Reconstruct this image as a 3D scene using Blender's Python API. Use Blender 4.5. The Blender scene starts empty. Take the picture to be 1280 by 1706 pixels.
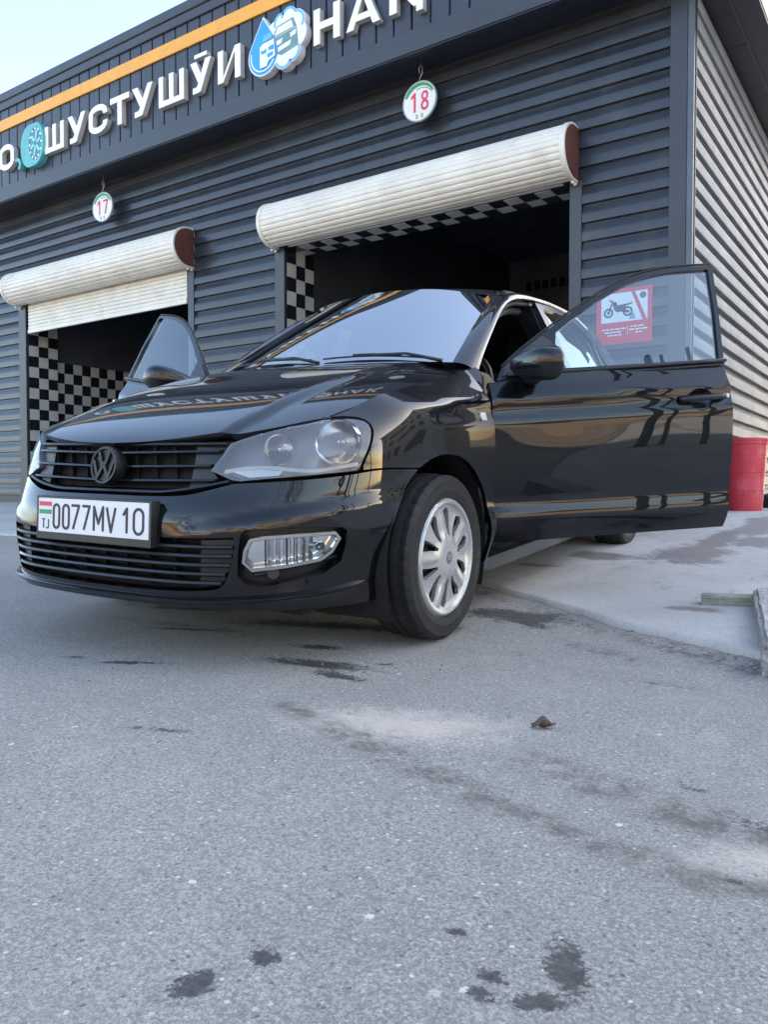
import bpy, bmesh, math, random
import numpy as np
from mathutils import Vector, Matrix
from mathutils.geometry import delaunay_2d_cdt
random.seed(7); np.random.seed(7)
R = math.radians
sc = bpy.context.scene
C = sc.collection

# ---------------------------------------------------------------- camera
cam_d = bpy.data.cameras.new('camera'); cam = bpy.data.objects.new('camera', cam_d); C.objects.link(cam)
cam_d.sensor_fit = 'VERTICAL'; cam_d.sensor_height = 24.0; cam_d.lens = 24.0*1335/1706
cam_d.clip_start = 0.02; cam_d.clip_end = 3000
CAM_YAW, CAM_PITCH = 34.5, -1.76
cam.location = (0, 0, 0.55); cam.rotation_euler = (R(90+CAM_PITCH), 0, R(CAM_YAW))
sc.camera = cam
# ---------------------------------------------------------------- sky, sun, exposure
SUN_AZ = R(40)       # clockwise from +Y: behind the unseen block added at the back right to shade the yard
SUN_EL = R(25)
w = bpy.data.worlds.new('World'); sc.world = w; w.use_nodes = True
nt = w.node_tree; bg = nt.nodes['Background']; sky = nt.nodes.new('ShaderNodeTexSky')
sky.sky_type = 'NISHITA'; sky.sun_disc = False; sky.sun_elevation = SUN_EL; sky.sun_rotation = SUN_AZ
sky.air_density = 1.0; sky.dust_density = 3.0; sky.ozone_density = 0.0; sky.altitude = 700
nt.links.new(sky.outputs[0], bg.inputs[0]); bg.inputs[1].default_value = 0.11
sun_d = bpy.data.lights.new('sun', 'SUN'); sun_d.energy = 5.0; sun_d.angle = R(0.53); sun_d.color = (1, .93, .82)
sun = bpy.data.objects.new('sun', sun_d); C.objects.link(sun)
sdir = Vector((math.sin(SUN_AZ)*math.cos(SUN_EL), math.cos(SUN_AZ)*math.cos(SUN_EL), math.sin(SUN_EL)))
sun.rotation_euler = sdir.to_track_quat('Z', 'Y').to_euler(); sun.location = (-20, 30, 30)
vs = sc.view_settings; vs.view_transform = 'Standard'; vs.look = 'None'; vs.exposure = 2.62; vs.gamma = 1
sc.cycles.use_denoising = True
sc.cycles.max_bounces = 8; sc.cycles.glossy_bounces = 5; sc.cycles.transparent_max_bounces = 12
sc.cycles.caustics_reflective = False; sc.cycles.caustics_refractive = False

# ---------------------------------------------------------------- helpers
def tag(o, label, cat, group=None):
    o['label'] = label; o['category'] = cat
    if group: o['group'] = group
    return o
def empty(name, loc=(0, 0, 0), rot=(0, 0, 0)):
    o = bpy.data.objects.new(name, None); C.objects.link(o); o.location = loc; o.rotation_euler = rot
    o.empty_display_size = .1
    return o
def link(name, me, parent=None, loc=None, rot=None):
    o = bpy.data.objects.new(name, me); C.objects.link(o)
    if parent: o.parent = parent
    if loc is not None: o.location = loc
    if rot is not None: o.rotation_euler = rot
    return o
def mesh(name, vs_, fs, m=None, smooth=False):
    me = bpy.data.meshes.new(name); me.from_pydata([tuple(map(float, v)) for v in vs_], [], [tuple(map(int, f)) for f in fs]); me.update()
    if m is not None:
        for x in (m if isinstance(m, (list, tuple)) else [m]): me.materials.append(x)
    if smooth:
        me.polygons.foreach_set('use_smooth', [True]*len(me.polygons))
    return me
def bm_mesh(name, bm, m=None, smooth=None, angle=None):
    me = bpy.data.meshes.new(name); bm.normal_update(); bm.to_mesh(me); bm.free()
    if m is not None:
        for x in (m if isinstance(m, (list, tuple)) else [m]): me.materials.append(x)
    if smooth or angle:
        me.polygons.foreach_set('use_smooth', [True]*len(me.polygons))
        if angle: me.set_sharp_from_angle(angle=R(angle))
    return me
def add_box(bm, x0, x1, y0, y1, z0, z1, mi=0):
    v = [bm.verts.new((x, y, z)) for z in (z0, z1) for x, y in ((x0, y0), (x1, y0), (x1, y1), (x0, y1))]
    for f in ((3, 2, 1, 0), (4, 5, 6, 7), (0, 1, 5, 4), (1, 2, 6, 5), (2, 3, 7, 6), (3, 0, 4, 7)):
        bm.faces.new([v[i] for i in f]).material_index = mi
def box_me(name, x0, x1, y0, y1, z0, z1, m, bev=0, seg=1):
    bm = bmesh.new(); add_box(bm, x0, x1, y0, y1, z0, z1)
    if bev: bmesh.ops.bevel(bm, geom=bm.edges[:], offset=bev, segments=seg, affect='EDGES', profile=.5)
    return bm_mesh(name, bm, m)
def box(name, x0, x1, y0, y1, z0, z1, m, parent=None, bev=0, seg=1):
    return link(name, box_me(name, x0, x1, y0, y1, z0, z1, m, bev, seg), parent)
def struct(o): o['kind'] = 'structure'; return o
def extrude_profile(name, prof, x0, x1, m, smooth=False, closed=True, angle=35, nseg=1):
    """profile of (y,z) pulled along x"""
    n = len(prof); vs_ = []; fs = []
    xs = [x0+(x1-x0)*i/nseg for i in range(nseg+1)]
    for x in xs: vs_ += [(x, p[0], p[1]) for p in prof]
    for k in range(nseg):
        for i in range(n if closed else n-1):
            j = (i+1) % n; fs.append((k*n+i, k*n+j, (k+1)*n+j, (k+1)*n+i))
    if closed: fs.append(tuple(range(n))[::-1]); fs.append(tuple(nseg*n+i for i in range(n)))
    me = mesh(name, vs_, fs, m, smooth)
    if smooth: me.set_sharp_from_angle(angle=R(angle))
    return me
def tube(bm, pts, rad, n=8, cap=True, mi=0, smooth=True):
    pts = [Vector(p) for p in pts]; rad = rad if isinstance(rad, (list, tuple)) else [rad]*len(pts)
    rings = []; up = Vector((.13, .37, .92))
    for i, p in enumerate(pts):
        d = (pts[min(i+1, len(pts)-1)]-pts[max(i-1, 0)]).normalized()
        a = d.cross(up)
        if a.length < 1e-3: a = d.cross(Vector((1, 0, 0)))
        a.normalize(); b = d.cross(a); up = a.cross(d) if False else up
        rings.append([bm.verts.new(p+(a*math.cos(2*math.pi*k/n)+b*math.sin(2*math.pi*k/n))*rad[i]) for k in range(n)])
    for i in range(len(rings)-1):
        for k in range(n):
            f = bm.faces.new((rings[i][k], rings[i][(k+1) % n], rings[i+1][(k+1) % n], rings[i+1][k])); f.smooth = smooth; f.material_index = mi
    if cap:
        for r_ in (rings[0][::-1], rings[-1]):
            f = bm.faces.new(r_); f.material_index = mi
def lathe_me(name, prof, m, n=48, axis='z', angle=35, close=False):
    """profile of (r, h) spun round an axis"""
    vs_ = []; fs = []; k = len(prof)
    for i in range(n):
        a = 2*math.pi*i/n
        for r_, h in prof:
            p = (r_*math.cos(a), r_*math.sin(a), h)
            if axis == 'y': p = (p[0], p[2], p[1])
            vs_.append(p)
    for i in range(n):
        j = (i+1) % n
        for q in range(k if close else k-1):
            q2 = (q+1) % k
            f = (i*k+q, j*k+q, j*k+q2, i*k+q2)
            fs.append(f[::-1] if axis == 'y' else f)
    me = mesh(name, vs_, fs, m, True); 
    bm = bmesh.new(); bm.from_mesh(me); bmesh.ops.remove_doubles(bm, verts=bm.verts, dist=1e-6); bmesh.ops.recalc_face_normals(bm, faces=bm.faces); bm.to_mesh(me); bm.free()
    me.set_sharp_from_angle(angle=R(angle)); return me
# flat shapes: union of polygons -> triangles -> prism
def poly_union(polys):
    vs_, fs = [], []
    for p in polys:
        a = sum(p[i][0]*p[(i+1) % len(p)][1]-p[(i+1) % len(p)][0]*p[i][1] for i in range(len(p)))
        p = p if a > 0 else p[::-1]
        fs.append(list(range(len(vs_), len(vs_)+len(p)))); vs_ += [Vector((q[0], q[1])) for q in p]
    r_ = delaunay_2d_cdt(vs_, [], fs, 0, 1e-5)
    return [tuple(v) for v in r_[0]], [tuple(f) for f, o in zip(r_[2], r_[5]) if len(o)]
def prism(bm, polys, h0, h1, to3, mi=0):
    """to3(u,v,h) -> 3d point; front face at h1"""
    v2, tris = poly_union(polys)
    top = [bm.verts.new(to3(a, b, h1)) for a, b in v2]; bot = [bm.verts.new(to3(a, b, h0)) for a, b in v2]
    ed = {}
    for t in tris:
        bm.faces.new([top[i] for i in t]).material_index = mi
        bm.faces.new([bot[i] for i in t[::-1]]).material_index = mi
        for i in range(3): ed[(t[i], t[(i+1) % 3])] = 1
    for a, b in ed:
        if (b, a) not in ed:
            bm.faces.new((top[b], top[a], bot[a], bot[b])).material_index = mi
def circ(cx, cy, rx, ry=None, n=28, a0=0, a1=360):
    ry = rx if ry is None else ry
    full = abs(a1-a0) >= 360
    return [(cx+rx*math.cos(R(a0+(a1-a0)*i/(n if full else n-1))), cy+ry*math.sin(R(a0+(a1-a0)*i/(n if full else n-1)))) for i in range(n)]
def ringpoly(cx, cy, r0x, r0y, r1x, r1y, a0, a1, n=20):
    return circ(cx, cy, r1x, r1y, n, a0, a1)+circ(cx, cy, r0x, r0y, n, a0, a1)[::-1]
def ring(cx, cy, r0x, r0y, r1x, r1y):
    return [ringpoly(cx, cy, r0x, r0y, r1x, r1y, 0, 182, 20), ringpoly(cx, cy, r0x, r0y, r1x, r1y, 180, 362, 20)]
def stroke(pts, wd, closed=False):
    """thick polyline -> list of quads + joints"""
    out = []; h = wd/2; n = len(pts)
    for i in range(n if closed else n-1):
        a = pts[i]; b = pts[(i+1) % n]; dx, dy = b[0]-a[0], b[1]-a[1]; L = math.hypot(dx, dy) or 1; nx, ny = -dy/L*h, dx/L*h
        out.append([(a[0]+nx, a[1]+ny), (a[0]-nx, a[1]-ny), (b[0]-nx, b[1]-ny), (b[0]+nx, b[1]+ny)])
    for p in (pts if closed else pts[1:-1]): out.append(circ(p[0], p[1], h, n=10))
    return out
def rect(x0, x1, y0, y1): return [(x0, y0), (x1, y0), (x1, y1), (x0, y1)]

# ---------------------------------------------------------------- materials
MATS = {}
class NT:
    def __init__(s, m): s.t = m.node_tree; s.n = s.t.nodes; s.l = s.t.links
    def new(s, typ, ins=None, **kw):
        nd = s.n.new('ShaderNode'+typ)
        for k, v in kw.items(): setattr(nd, k, v)
        for k, v in (ins or {}).items():
            sk = nd.inputs[k]
            if hasattr(v, 'is_output') or isinstance(v, bpy.types.NodeSocket): s.l.new(v, sk)
            else: sk.default_value = v
        return nd
    def math(s, op, a, b=None, c=None, clamp=False):
        nd = s.n.new('ShaderNodeMath'); nd.operation = op; nd.use_clamp = clamp
        for i, v in enumerate((a, b, c)):
            if v is None: continue
            if isinstance(v, bpy.types.NodeSocket): s.l.new(v, nd.inputs[i])
            else: nd.inputs[i].default_value = v
        return nd.outputs[0]
    def mixc(s, f, a, b, blend='MIX'):
        nd = s.n.new('ShaderNodeMix'); nd.data_type = 'RGBA'; nd.blend_type = blend
        for k, v in ((0, f), (6, a), (7, b)):
            if isinstance(v, bpy.types.NodeSocket): s.l.new(v, nd.inputs[k])
            else: nd.inputs[k].default_value = v if k == 0 else (tuple(v)+(1,))[:4]
        return nd.outputs[2]
    def noise(s, vec, scale, detail=4, rough=.55, dist=0):
        nd = s.new('TexNoise', {'Scale': scale, 'Detail': detail, 'Roughness': rough, 'Distortion': dist})
        if vec is not None: s.l.new(vec, nd.inputs['Vector'])
        return nd.outputs[0]
    def ramp(s, f, lo, hi):
        nd = s.new('MapRange', {'Value': f, 'From Min': lo, 'From Max': hi}); nd.interpolation_type = 'SMOOTHSTEP'
        return nd.outputs[0]
def newmat(name):
    m = bpy.data.materials.new(name); m.use_nodes = True; t = NT(m); b = t.n['Principled BSDF']
    return m, t, b
def mat(name, col, rough=.5, metal=0., var=.12, vscale=6., bump=0., bscale=60., coat=0., spec=None, dirt=None, dscale=3., dlo=.5, dhi=.75, streak=None):
    """plain painted / plastic / metal surface with uneven colour, roughness and fine relief"""
    if name in MATS: return MATS[name]
    m, t, b = newmat(name); MATS[name] = m
    co = t.new('TexCoord').outputs['Object']
    geo = t.new('NewGeometry').outputs['Position']
    n1 = t.noise(geo, vscale, 5)
    c = t.mixc(t.ramp(n1, .25, .75), tuple(x*(1-var) for x in col), tuple(min(1, x*(1+var)) for x in col))
    if dirt:
        n2 = t.noise(geo, dscale, 6, .65)
        c = t.mixc(t.math('MULTIPLY', t.ramp(n2, dlo, dhi), .75), c, dirt)
    if streak:
        mp = t.new('Mapping', {'Vector': geo, 'Scale': (7.0, 7.0, .45)}).outputs[0]
        c = t.mixc(t.math('MULTIPLY', t.ramp(t.noise(mp, 1.0, 5, .7), .50, .72), .6), c, streak)
    t.l.new(c, b.inputs['Base Color'])
    b.inputs['Metallic'].default_value = metal
    t.l.new(t.math('ADD', t.math('MULTIPLY', t.math('SUBTRACT', t.noise(geo, vscale*2.3, 3), .5), .25*rough), rough, clamp=True), b.inputs['Roughness'])
    if coat: b.inputs['Coat Weight'].default_value = coat; b.inputs['Coat Roughness'].default_value = .03
    if spec is not None: b.inputs['Specular IOR Level'].default_value = spec
    if bump:
        bn = t.new('Bump', {'Strength': bump, 'Distance': .002, 'Height': t.noise(geo, bscale, 4)})
        t.l.new(bn.outputs[0], b.inputs['Normal'])
    return m
def glassmat(name, tint, ior=1.55, rough=0.0, refl=1.0):
    if name in MATS: return MATS[name]
    m, t, b = newmat(name); MATS[name] = m; t.n.remove(b)
    out = t.n['Material Output']
    tr = t.new('BsdfTransparent', {'Color': tuple(tint)+(1,)})
    gl = t.new('BsdfGlossy', {'Color': (refl, refl, refl, 1), 'Roughness': rough})
    fr = t.new('Fresnel', {'IOR': ior})
    mx = t.new('MixShader', {0: fr.outputs[0], 1: tr.outputs[0], 2: gl.outputs[0]})
    t.l.new(mx.outputs[0], out.inputs[0]); return m

# ---------------------------------------------------------------- ground
def sstep(a, b, x):
    t = np.clip((np.asarray(x, float)-a)/(b-a), 0, 1); return t*t*(3-2*t)
def ramp_z(x, y):
    """height of the yard: level asphalt, then a ramp up to the bays"""
    x = np.asarray(x, float); y = np.asarray(y, float)
    d = y-2.35
    k = .22
    rise = .0705*np.where(d > k, d-k/2, np.where(d > 0, d*d/(2*k), 0))
    rise = np.minimum(rise, .0705*(6.9-2.35-k/2)+0*rise)
    tilt = .0272*np.clip(-(x+1.45), -.5, 2.0)*sstep(-9, -4, x)*(sstep(1.2, 2.4, y))
    return rise+tilt*np.clip(1-sstep(6.2, 7.2, y), 0, 1)
APRON = [(-60, 4.05), (-14, 4.02), (-9, 3.98), (-6.8, 3.92), (-5, 3.86), (-3.6, 3.76), (-2.6, 3.64), (-1.9, 3.47), (-1.5, 3.27), (-1.07, 3.03), (-.75, 2.88), (-.48, 2.745), (-.2, 2.62), (.6, 2.35), (3, 1.6), (12, -.6)]
def apron_y(x):
    return np.interp(x, [p[0] for p in APRON], [p[1] for p in APRON])
def asphalt_mat():
    m, t, b = newmat('asphalt'); MATS['asphalt'] = m
    geo = t.new('NewGeometry').outputs['Position']
    big = t.noise(geo, .9, 5, .6); mid = t.noise(geo, 7, 5, .65)
    g1 = t.noise(geo, 170, 4, .75, .6); g2 = t.noise(geo, 430, 3, .75); g3 = t.noise(geo, 48, 4, .7)
    v2 = t.new('TexVoronoi', {'Vector': geo, 'Scale': 120.0}); v3 = t.new('TexVoronoi', {'Vector': geo, 'Scale': 46.0})
    base = t.mixc(t.ramp(big, .3, .7), (.352, .330, .292), (.445, .416, .367))
    base = t.mixc(t.math('MULTIPLY', t.ramp(mid, .35, .75), .35), base, (.49, .46, .41))
    base = t.mixc(t.math('MULTIPLY', t.ramp(g3, .42, .72), .35), base, (.25, .232, .21))
    base = t.mixc(t.math('MULTIPLY', t.ramp(g1, .47, .60), .62), base, (.17, .155, .138))
    base = t.mixc(t.math('MULTIPLY', t.ramp(t.math('SUBTRACT', 1.0, g1), .52, .64), .58), base, (.70, .645, .56))
    base = t.mixc(t.math('MULTIPLY', t.ramp(g2, .49, .62), .5), base, (.18, .165, .148))
    base = t.mixc(t.math('MULTIPLY', t.ramp(t.noise(geo, 2.6, 6, .7, .8), .50, .72), .34), base, (.27, .245, .215))
    base = t.mixc(t.math('MULTIPLY', t.ramp(t.noise(geo, 1.7, 6, .7, 1.2), .55, .75), .30), base, (.56, .51, .45))
    # pale and dark stones showing through, two sizes, each an irregular grain
    bw = t.new('RGBToBW', {0: v2.outputs['Color']}).outputs[0]; bw3 = t.new('RGBToBW', {0: v3.outputs['Color']}).outputs[0]
    core = t.math('ADD', v2.outputs['Distance'], t.math('MULTIPLY', t.math('SUBTRACT', g2, .5), .5)); core3 = t.math('ADD', v3.outputs['Distance'], t.math('MULTIPLY', t.math('SUBTRACT', g1, .5), .5))
    base = t.mixc(t.math('MULTIPLY', t.math('MULTIPLY', t.ramp(bw, .84, .92), t.ramp(t.math('SUBTRACT', .5, core), .0, .2)), .75), base, (.80, .76, .70))
    base = t.mixc(t.math('MULTIPLY', t.math('MULTIPLY', t.ramp(t.math('SUBTRACT', 1.0, bw), .80, .88), t.ramp(t.math('SUBTRACT', .5, core), .0, .2)), .7), base, (.10, .095, .09))
    base = t.mixc(t.math('MULTIPLY', t.math('MULTIPLY', t.ramp(bw3, .935, .955), t.ramp(t.math('SUBTRACT', .33, core3), .0, .08)), .8), base, (.82, .79, .74))
    sep = t.new('SeparateXYZ', {0: geo}); X, Y = sep.outputs[0], sep.outputs[1]
    wob = t.math('SUBTRACT', t.noise(geo, 9, 6, .68), .5); wob2 = t.math('SUBTRACT', t.noise(geo, 42, 6, .78), .5)
    ww = t.math('ADD', t.math('ADD', t.math('MULTIPLY', wob, 2.0), t.math('MULTIPLY', wob2, 2.4)), t.math('MULTIPLY', t.math('SUBTRACT', t.noise(geo, 130, 5, .75), .5), 2.6))
    def mask(nm, soft): return t.ramp(t.math('ADD', t.new('Attribute', attribute_name=nm).outputs['Fac'], t.math('MULTIPLY', ww, -1.0)), -soft, soft)
    pale_patch = mask('pale_patch', .9); tr = t.math('MULTIPLY', mask('track', .6), t.ramp(t.noise(geo, 13, 6, .72), .36, .62)); wet = mask('wet', .2)
    base = t.mixc(t.math("MULTIPLY", pale_patch, .70), base, (.78, .65, .54))
    base = t.mixc(t.math('MULTIPLY', tr, .80), base, (.125, .102, .086))
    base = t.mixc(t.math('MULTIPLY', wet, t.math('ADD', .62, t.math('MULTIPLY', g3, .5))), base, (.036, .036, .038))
    # soil beyond the yard
    far = t.math('MAXIMUM', t.ramp(t.math('MULTIPLY', Y, -1.0), 7, 11), t.ramp(t.math('ADD', X, t.math('MULTIPLY', wob, 3.0)), 2.2, 4.5))
    soil = t.mixc(t.ramp(t.noise(geo, .25, 6, .65), .3, .7), (.23, .165, .11), (.36, .28, .20))
    base = t.mixc(far, base, soil)
    t.l.new(base, b.inputs['Base Color'])
    rg = t.math('SUBTRACT', .92, t.math('MULTIPLY', wet, .38)); t.l.new(rg, b.inputs['Roughness'])
    h = t.math('ADD', t.math('MULTIPLY', g1, -1.6), t.math('ADD', t.math('MULTIPLY', g2, -.7), t.math('MULTIPLY', g3, .6)))
    bn = t.new('Bump', {'Strength': .8, 'Distance': .003, 'Height': h}); t.l.new(bn.outputs[0], b.inputs['Normal'])
    return m
def concrete_mat():
    m, t, b = newmat('apron_concrete'); MATS['concrete'] = m
    geo = t.new('NewGeometry').outputs['Position']
    n1 = t.noise(geo, 1.3, 6, .6); n2 = t.noise(geo, 11, 6, .65); n3 = t.noise(geo, 90, 3)
    c = t.mixc(t.ramp(n1, .3, .7), (.47, .445, .41), (.60, .57, .52))
    c = t.mixc(t.math('MULTIPLY', t.ramp(n2, .5, .8), .4), c, (.34, .32, .295))
    c = t.mixc(t.math('MULTIPLY', t.ramp(n3, .48, .66), .35), c, (.27, .255, .235))
    c = t.mixc(t.math('MULTIPLY', t.ramp(t.noise(geo, 260, 3, .7), .50, .66), .35), c, (.30, .285, .26))
    mp = t.new('Mapping', {'Vector': geo, 'Scale': (3.0, .9, 1.0), 'Rotation': (0, 0, .5)}).outputs[0]
    c = t.mixc(t.math('MULTIPLY', t.ramp(t.noise(mp, 2.4, 7, .72), .54, .70), .55), c, (.24, .225, .21))
    sep = t.new('SeparateXYZ', {0: geo}); X, Y = sep.outputs[0], sep.outputs[1]
    wob = t.math('ADD', t.math('MULTIPLY', t.math('SUBTRACT', t.noise(geo, 4, 6, .7), .5), 2.8), t.math('MULTIPLY', t.math('SUBTRACT', t.noise(geo, 18, 5, .7), .5), 1.4))
    def blob(cx, cy, rx, ry, soft=.3):
        u = t.math('MULTIPLY', t.math('SUBTRACT', X, cx), 1/rx); v = t.math('MULTIPLY', t.math('SUBTRACT', Y, cy), 1/ry)
        r_ = t.math('ADD', t.math('SQRT', t.math('ADD', t.math('MULTIPLY', u, u), t.math('MULTIPLY', v, v))), wob)
        return t.math('SUBTRACT', 1.0, t.ramp(r_, 1-soft, 1+soft))
    w_ = None
    for a in ((-1.15, 4.75, .20, .35), (-1.12, 5.4, .10, .7), (-1.0, 6.3, .16, .7), (-.75, 5.4, .35, .3), (-1.55, 4.45, .16, .12), (-.8, 3.3, .12, .05), (-1.75, 4.0, .12, .05), (-3.1, 5.5, .8, .5)):
        q = blob(*a); w_ = q if w_ is None else t.math('MAXIMUM', w_, q)
    c = t.mixc(t.math('MULTIPLY', w_, .72), c, (.13, .10, .09))
    t.l.new(c, b.inputs['Base Color'])
    t.l.new(t.math('SUBTRACT', .86, t.math('MULTIPLY', w_, .3)), b.inputs['Roughness'])
    bn = t.new('Bump', {'Strength': .35, 'Distance': .003, 'Height': t.math('ADD', n2, t.math('MULTIPLY', n3, .6))}); t.l.new(bn.outputs[0], b.inputs['Normal'])
    return m
def grid_sheet(name, xs, ys, zf, m, keep=None):
    X, Y = np.meshgrid(xs, ys); Z = zf(X, Y); n = len(xs)
    v = np.stack([X.ravel(), Y.ravel(), Z.ravel()], 1)
    f = [(j*n+i, j*n+i+1, (j+1)*n+i+1, (j+1)*n+i) for j in range(len(ys)-1) for i in range(n-1)]
    return mesh(name, v, f, m, True)
STAINS = {
 'pale_patch': [(-1.02, 1.56, .20, .10, 20, 1), (-.93, 1.62, .14, .08, 10, .7), (-.20, 1.27, .14, .06, 30, .7)],  # paler, warmer patches on the asphalt
 'track': [(-1.30, 1.50, .10, .035, -22, 1), (-1.08, 1.42, .20, .04, -20, 1), (-.80, 1.31, .22, .045, -20, 1), (-.52, 1.22, .25, .05, -14, .8), (-.25, 1.17, .22, .05, -8, .8), (-.45, 1.42, .20, .06, -10, .95), (-.27, 1.37, .16, .05, -5, 1), (-.62, 1.52, .10, .03, -10, .8), (-2.3, 2.1, .3, .05, 8, .8), (-3.2, 2.6, .6, .06, 4, .8), (-.62, 2.72, .34, .06, -27, 1), (-1.15, 2.98, .4, .05, -31, .9), (-1.75, 3.3, .35, .05, -30, .8), (-.9, 2.62, .2, .05, -20, .7)],
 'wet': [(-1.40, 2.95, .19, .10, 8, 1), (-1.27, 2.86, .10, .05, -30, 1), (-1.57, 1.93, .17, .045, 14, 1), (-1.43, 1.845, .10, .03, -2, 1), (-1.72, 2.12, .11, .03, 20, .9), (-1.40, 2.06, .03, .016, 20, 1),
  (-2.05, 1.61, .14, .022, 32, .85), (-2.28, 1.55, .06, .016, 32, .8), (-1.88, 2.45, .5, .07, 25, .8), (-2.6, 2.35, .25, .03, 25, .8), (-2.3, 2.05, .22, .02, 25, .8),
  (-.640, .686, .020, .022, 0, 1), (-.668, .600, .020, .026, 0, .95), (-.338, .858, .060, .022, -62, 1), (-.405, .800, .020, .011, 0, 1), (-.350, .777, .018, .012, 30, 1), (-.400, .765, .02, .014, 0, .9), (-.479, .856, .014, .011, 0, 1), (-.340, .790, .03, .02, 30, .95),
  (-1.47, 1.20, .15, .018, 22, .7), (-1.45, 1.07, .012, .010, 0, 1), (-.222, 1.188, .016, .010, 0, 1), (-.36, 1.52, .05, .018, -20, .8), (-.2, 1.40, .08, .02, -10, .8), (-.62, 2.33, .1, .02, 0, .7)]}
def stain_field(name, X, Y):
    f = np.full(X.shape, -3.0)
    for cx, cy, rx, ry, ang, amt in STAINS[name]:
        ca, sa = math.cos(R(ang)), math.sin(R(ang)); dx, dy = X-cx, Y-cy
        u = (dx*ca+dy*sa)/rx; v_ = (dy*ca-dx*sa)/ry
        f = np.maximum(f, 1-np.sqrt(u*u+v_*v_)-(1-amt)*1.2)
    return f
xs = np.r_[-900, -300, -120, -60, -30, np.arange(-16, -4, .5), np.arange(-4, -.9, .04), np.arange(-.9, .1, .012), np.arange(.1, 1.5, .1), np.arange(1.5, 6, .5), 8, 12, 20, 40, 80, 200, 900]
ys = np.r_[-900, -300, -120, -60, -30, -16, -8, -4, -2, -1, np.arange(-.5, .4, .1), np.arange(.4, 1.0, .012), np.arange(1.0, 3.4, .03), np.arange(3.4, 6.9, .1), 7.0, 7.4, 8, 10, 14, 20, 40, 80, 200, 900]
gme = grid_sheet('ground_asphalt', xs, ys, lambda x, y: ramp_z(x, y)+.004*np.sin(x*1.7+y*.6)*np.sin(y*1.3)*(np.abs(x+1) < 5)-.012*sstep(0, .5, y-apron_y(x)), asphalt_mat())
GX, GY = np.meshgrid(xs, ys)
for nm in STAINS:
    gme.attributes.new(nm, 'FLOAT', 'POINT').data.foreach_set('value', np.clip(stain_field(nm, GX, GY), -3, 1).ravel().astype(np.float32))
struct(link('ground_asphalt', gme))
# apron: its own slab with a rounded worn front edge
ax = np.r_[-60, -30, -20, np.arange(-14, -5, .4), np.arange(-5, .6, .05), .8, 1.2, 2, 3, 6, 12]
rows = [0, .0, .012, .05, .15, .4, .8, 1.3, 1.8, 2.4, 3.0, 3.6, 4.4, 6, 9, 14]
jit = np.array([random.uniform(-.012, .012)+.012*math.sin(x*9) for x in ax])
v = []; n = len(ax)
for k, d in enumerate(rows):
    yy = apron_y(ax)+jit*(1 if d < .2 else .3)+d
    zz = ramp_z(ax, yy)+(-.04 if k == 0 else (.004 if k == 1 else .012+.010*sstep(-3, -.3, ax)))
    v += list(zip(ax, yy, zz))
f = [(j*n+i, j*n+i+1, (j+1)*n+i+1, (j+1)*n+i) for j in range(len(rows)-1) for i in range(n-1)]
struct(link('concrete_apron', mesh('concrete_apron', v, f, concrete_mat(), True)))
FLOOR = float(ramp_z(-5, 8))+.014   # level of the bay floors

# ================================================================ the wash building
WY = 7.0                      # plane of the front wall
WX = -1.745                   # plane of the right side wall
PITCH = .165
SOF = 4.72
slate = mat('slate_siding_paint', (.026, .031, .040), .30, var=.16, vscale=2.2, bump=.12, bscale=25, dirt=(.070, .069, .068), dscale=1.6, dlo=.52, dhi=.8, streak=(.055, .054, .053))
slate2 = mat('slate_trim_paint', (.030, .035, .045), .40, var=.12, vscale=3, bump=.08, bscale=30, dirt=(.07, .07, .072), dscale=5, dlo=.6, dhi=.85)
navy = mat('soffit_paint', (.014, .019, .032), .5, var=.12)
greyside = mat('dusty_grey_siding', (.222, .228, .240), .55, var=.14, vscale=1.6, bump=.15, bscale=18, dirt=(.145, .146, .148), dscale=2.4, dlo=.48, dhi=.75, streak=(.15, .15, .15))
shut = mat('shutter_aluminium', (.74, .70, .61), .42, var=.07, vscale=4, dirt=(.56, .51, .42), dscale=5, dlo=.5, dhi=.8)
bld = tag(empty('wash_building', (-6, 8, FLOOR)), 'dark slate clad car wash building with open numbered bays and yellow roof stripe', 'building')
IB = Matrix.Translation((6, -8, -FLOOR))
def bpart(name, me, sub=None):
    o = bpy.data.objects.new(name, me); C.objects.link(o)
    o.parent = sub or bld
    if not sub: o.matrix_parent_inverse = IB
    return o
def bbox(name, *a, bev=0, **k):
    return bpart(name, box_me(name, *a, bev=bev), **k)
# --- siding boards
BP = [(0, -.004), (.037, -.004), (.041, .0), (.0415, .070), (.0405, .076), (.034, .092), (.0255, .113), (.0175, .132), (.015, .140), (.0145, .166), (0, .166)]
def board_me(x0, x1, m, nm='siding_board'):
    return extrude_profile(nm, [(-a, b) for a, b in BP], x0, x1, m, True, angle=28)
Z0 = 4.562-25*PITCH
cache = {}
def board(x0, x1, z):
    key = round(x1-x0, 3)
    if key not in cache: cache[key] = board_me(0, key, slate)
    o = bpart('siding_board', cache[key]); o.location = (x0, WY+random.uniform(-.0015, .0015), z+random.uniform(-.0012, .0012)); o.rotation_euler = (random.uniform(-.004, .004), 0, 0)
for k in range(26):
    z = Z0+k*PITCH
    if k < 18: segs = ((-2.637, -1.880), (-7.658, -6.307), (-16.2, -11.524))
    else: segs = ((-20, -13.2), (-13.198, -8.25), (-8.248, -1.880))
    for a, b in segs: board(a, b, z)
BP2 = [(0, -.004), (.056, -.004), (.060, .0), (.0605, .085), (.058, .093), (.050, .100), (.036, .107), (.022, .113), (.012, .119), (.009, .13), (.008, .166), (0, .166)]
sb = extrude_profile('siding_board', [(-a, b) for a, b in BP2], 0, 8.2, greyside, True, angle=28)
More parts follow.
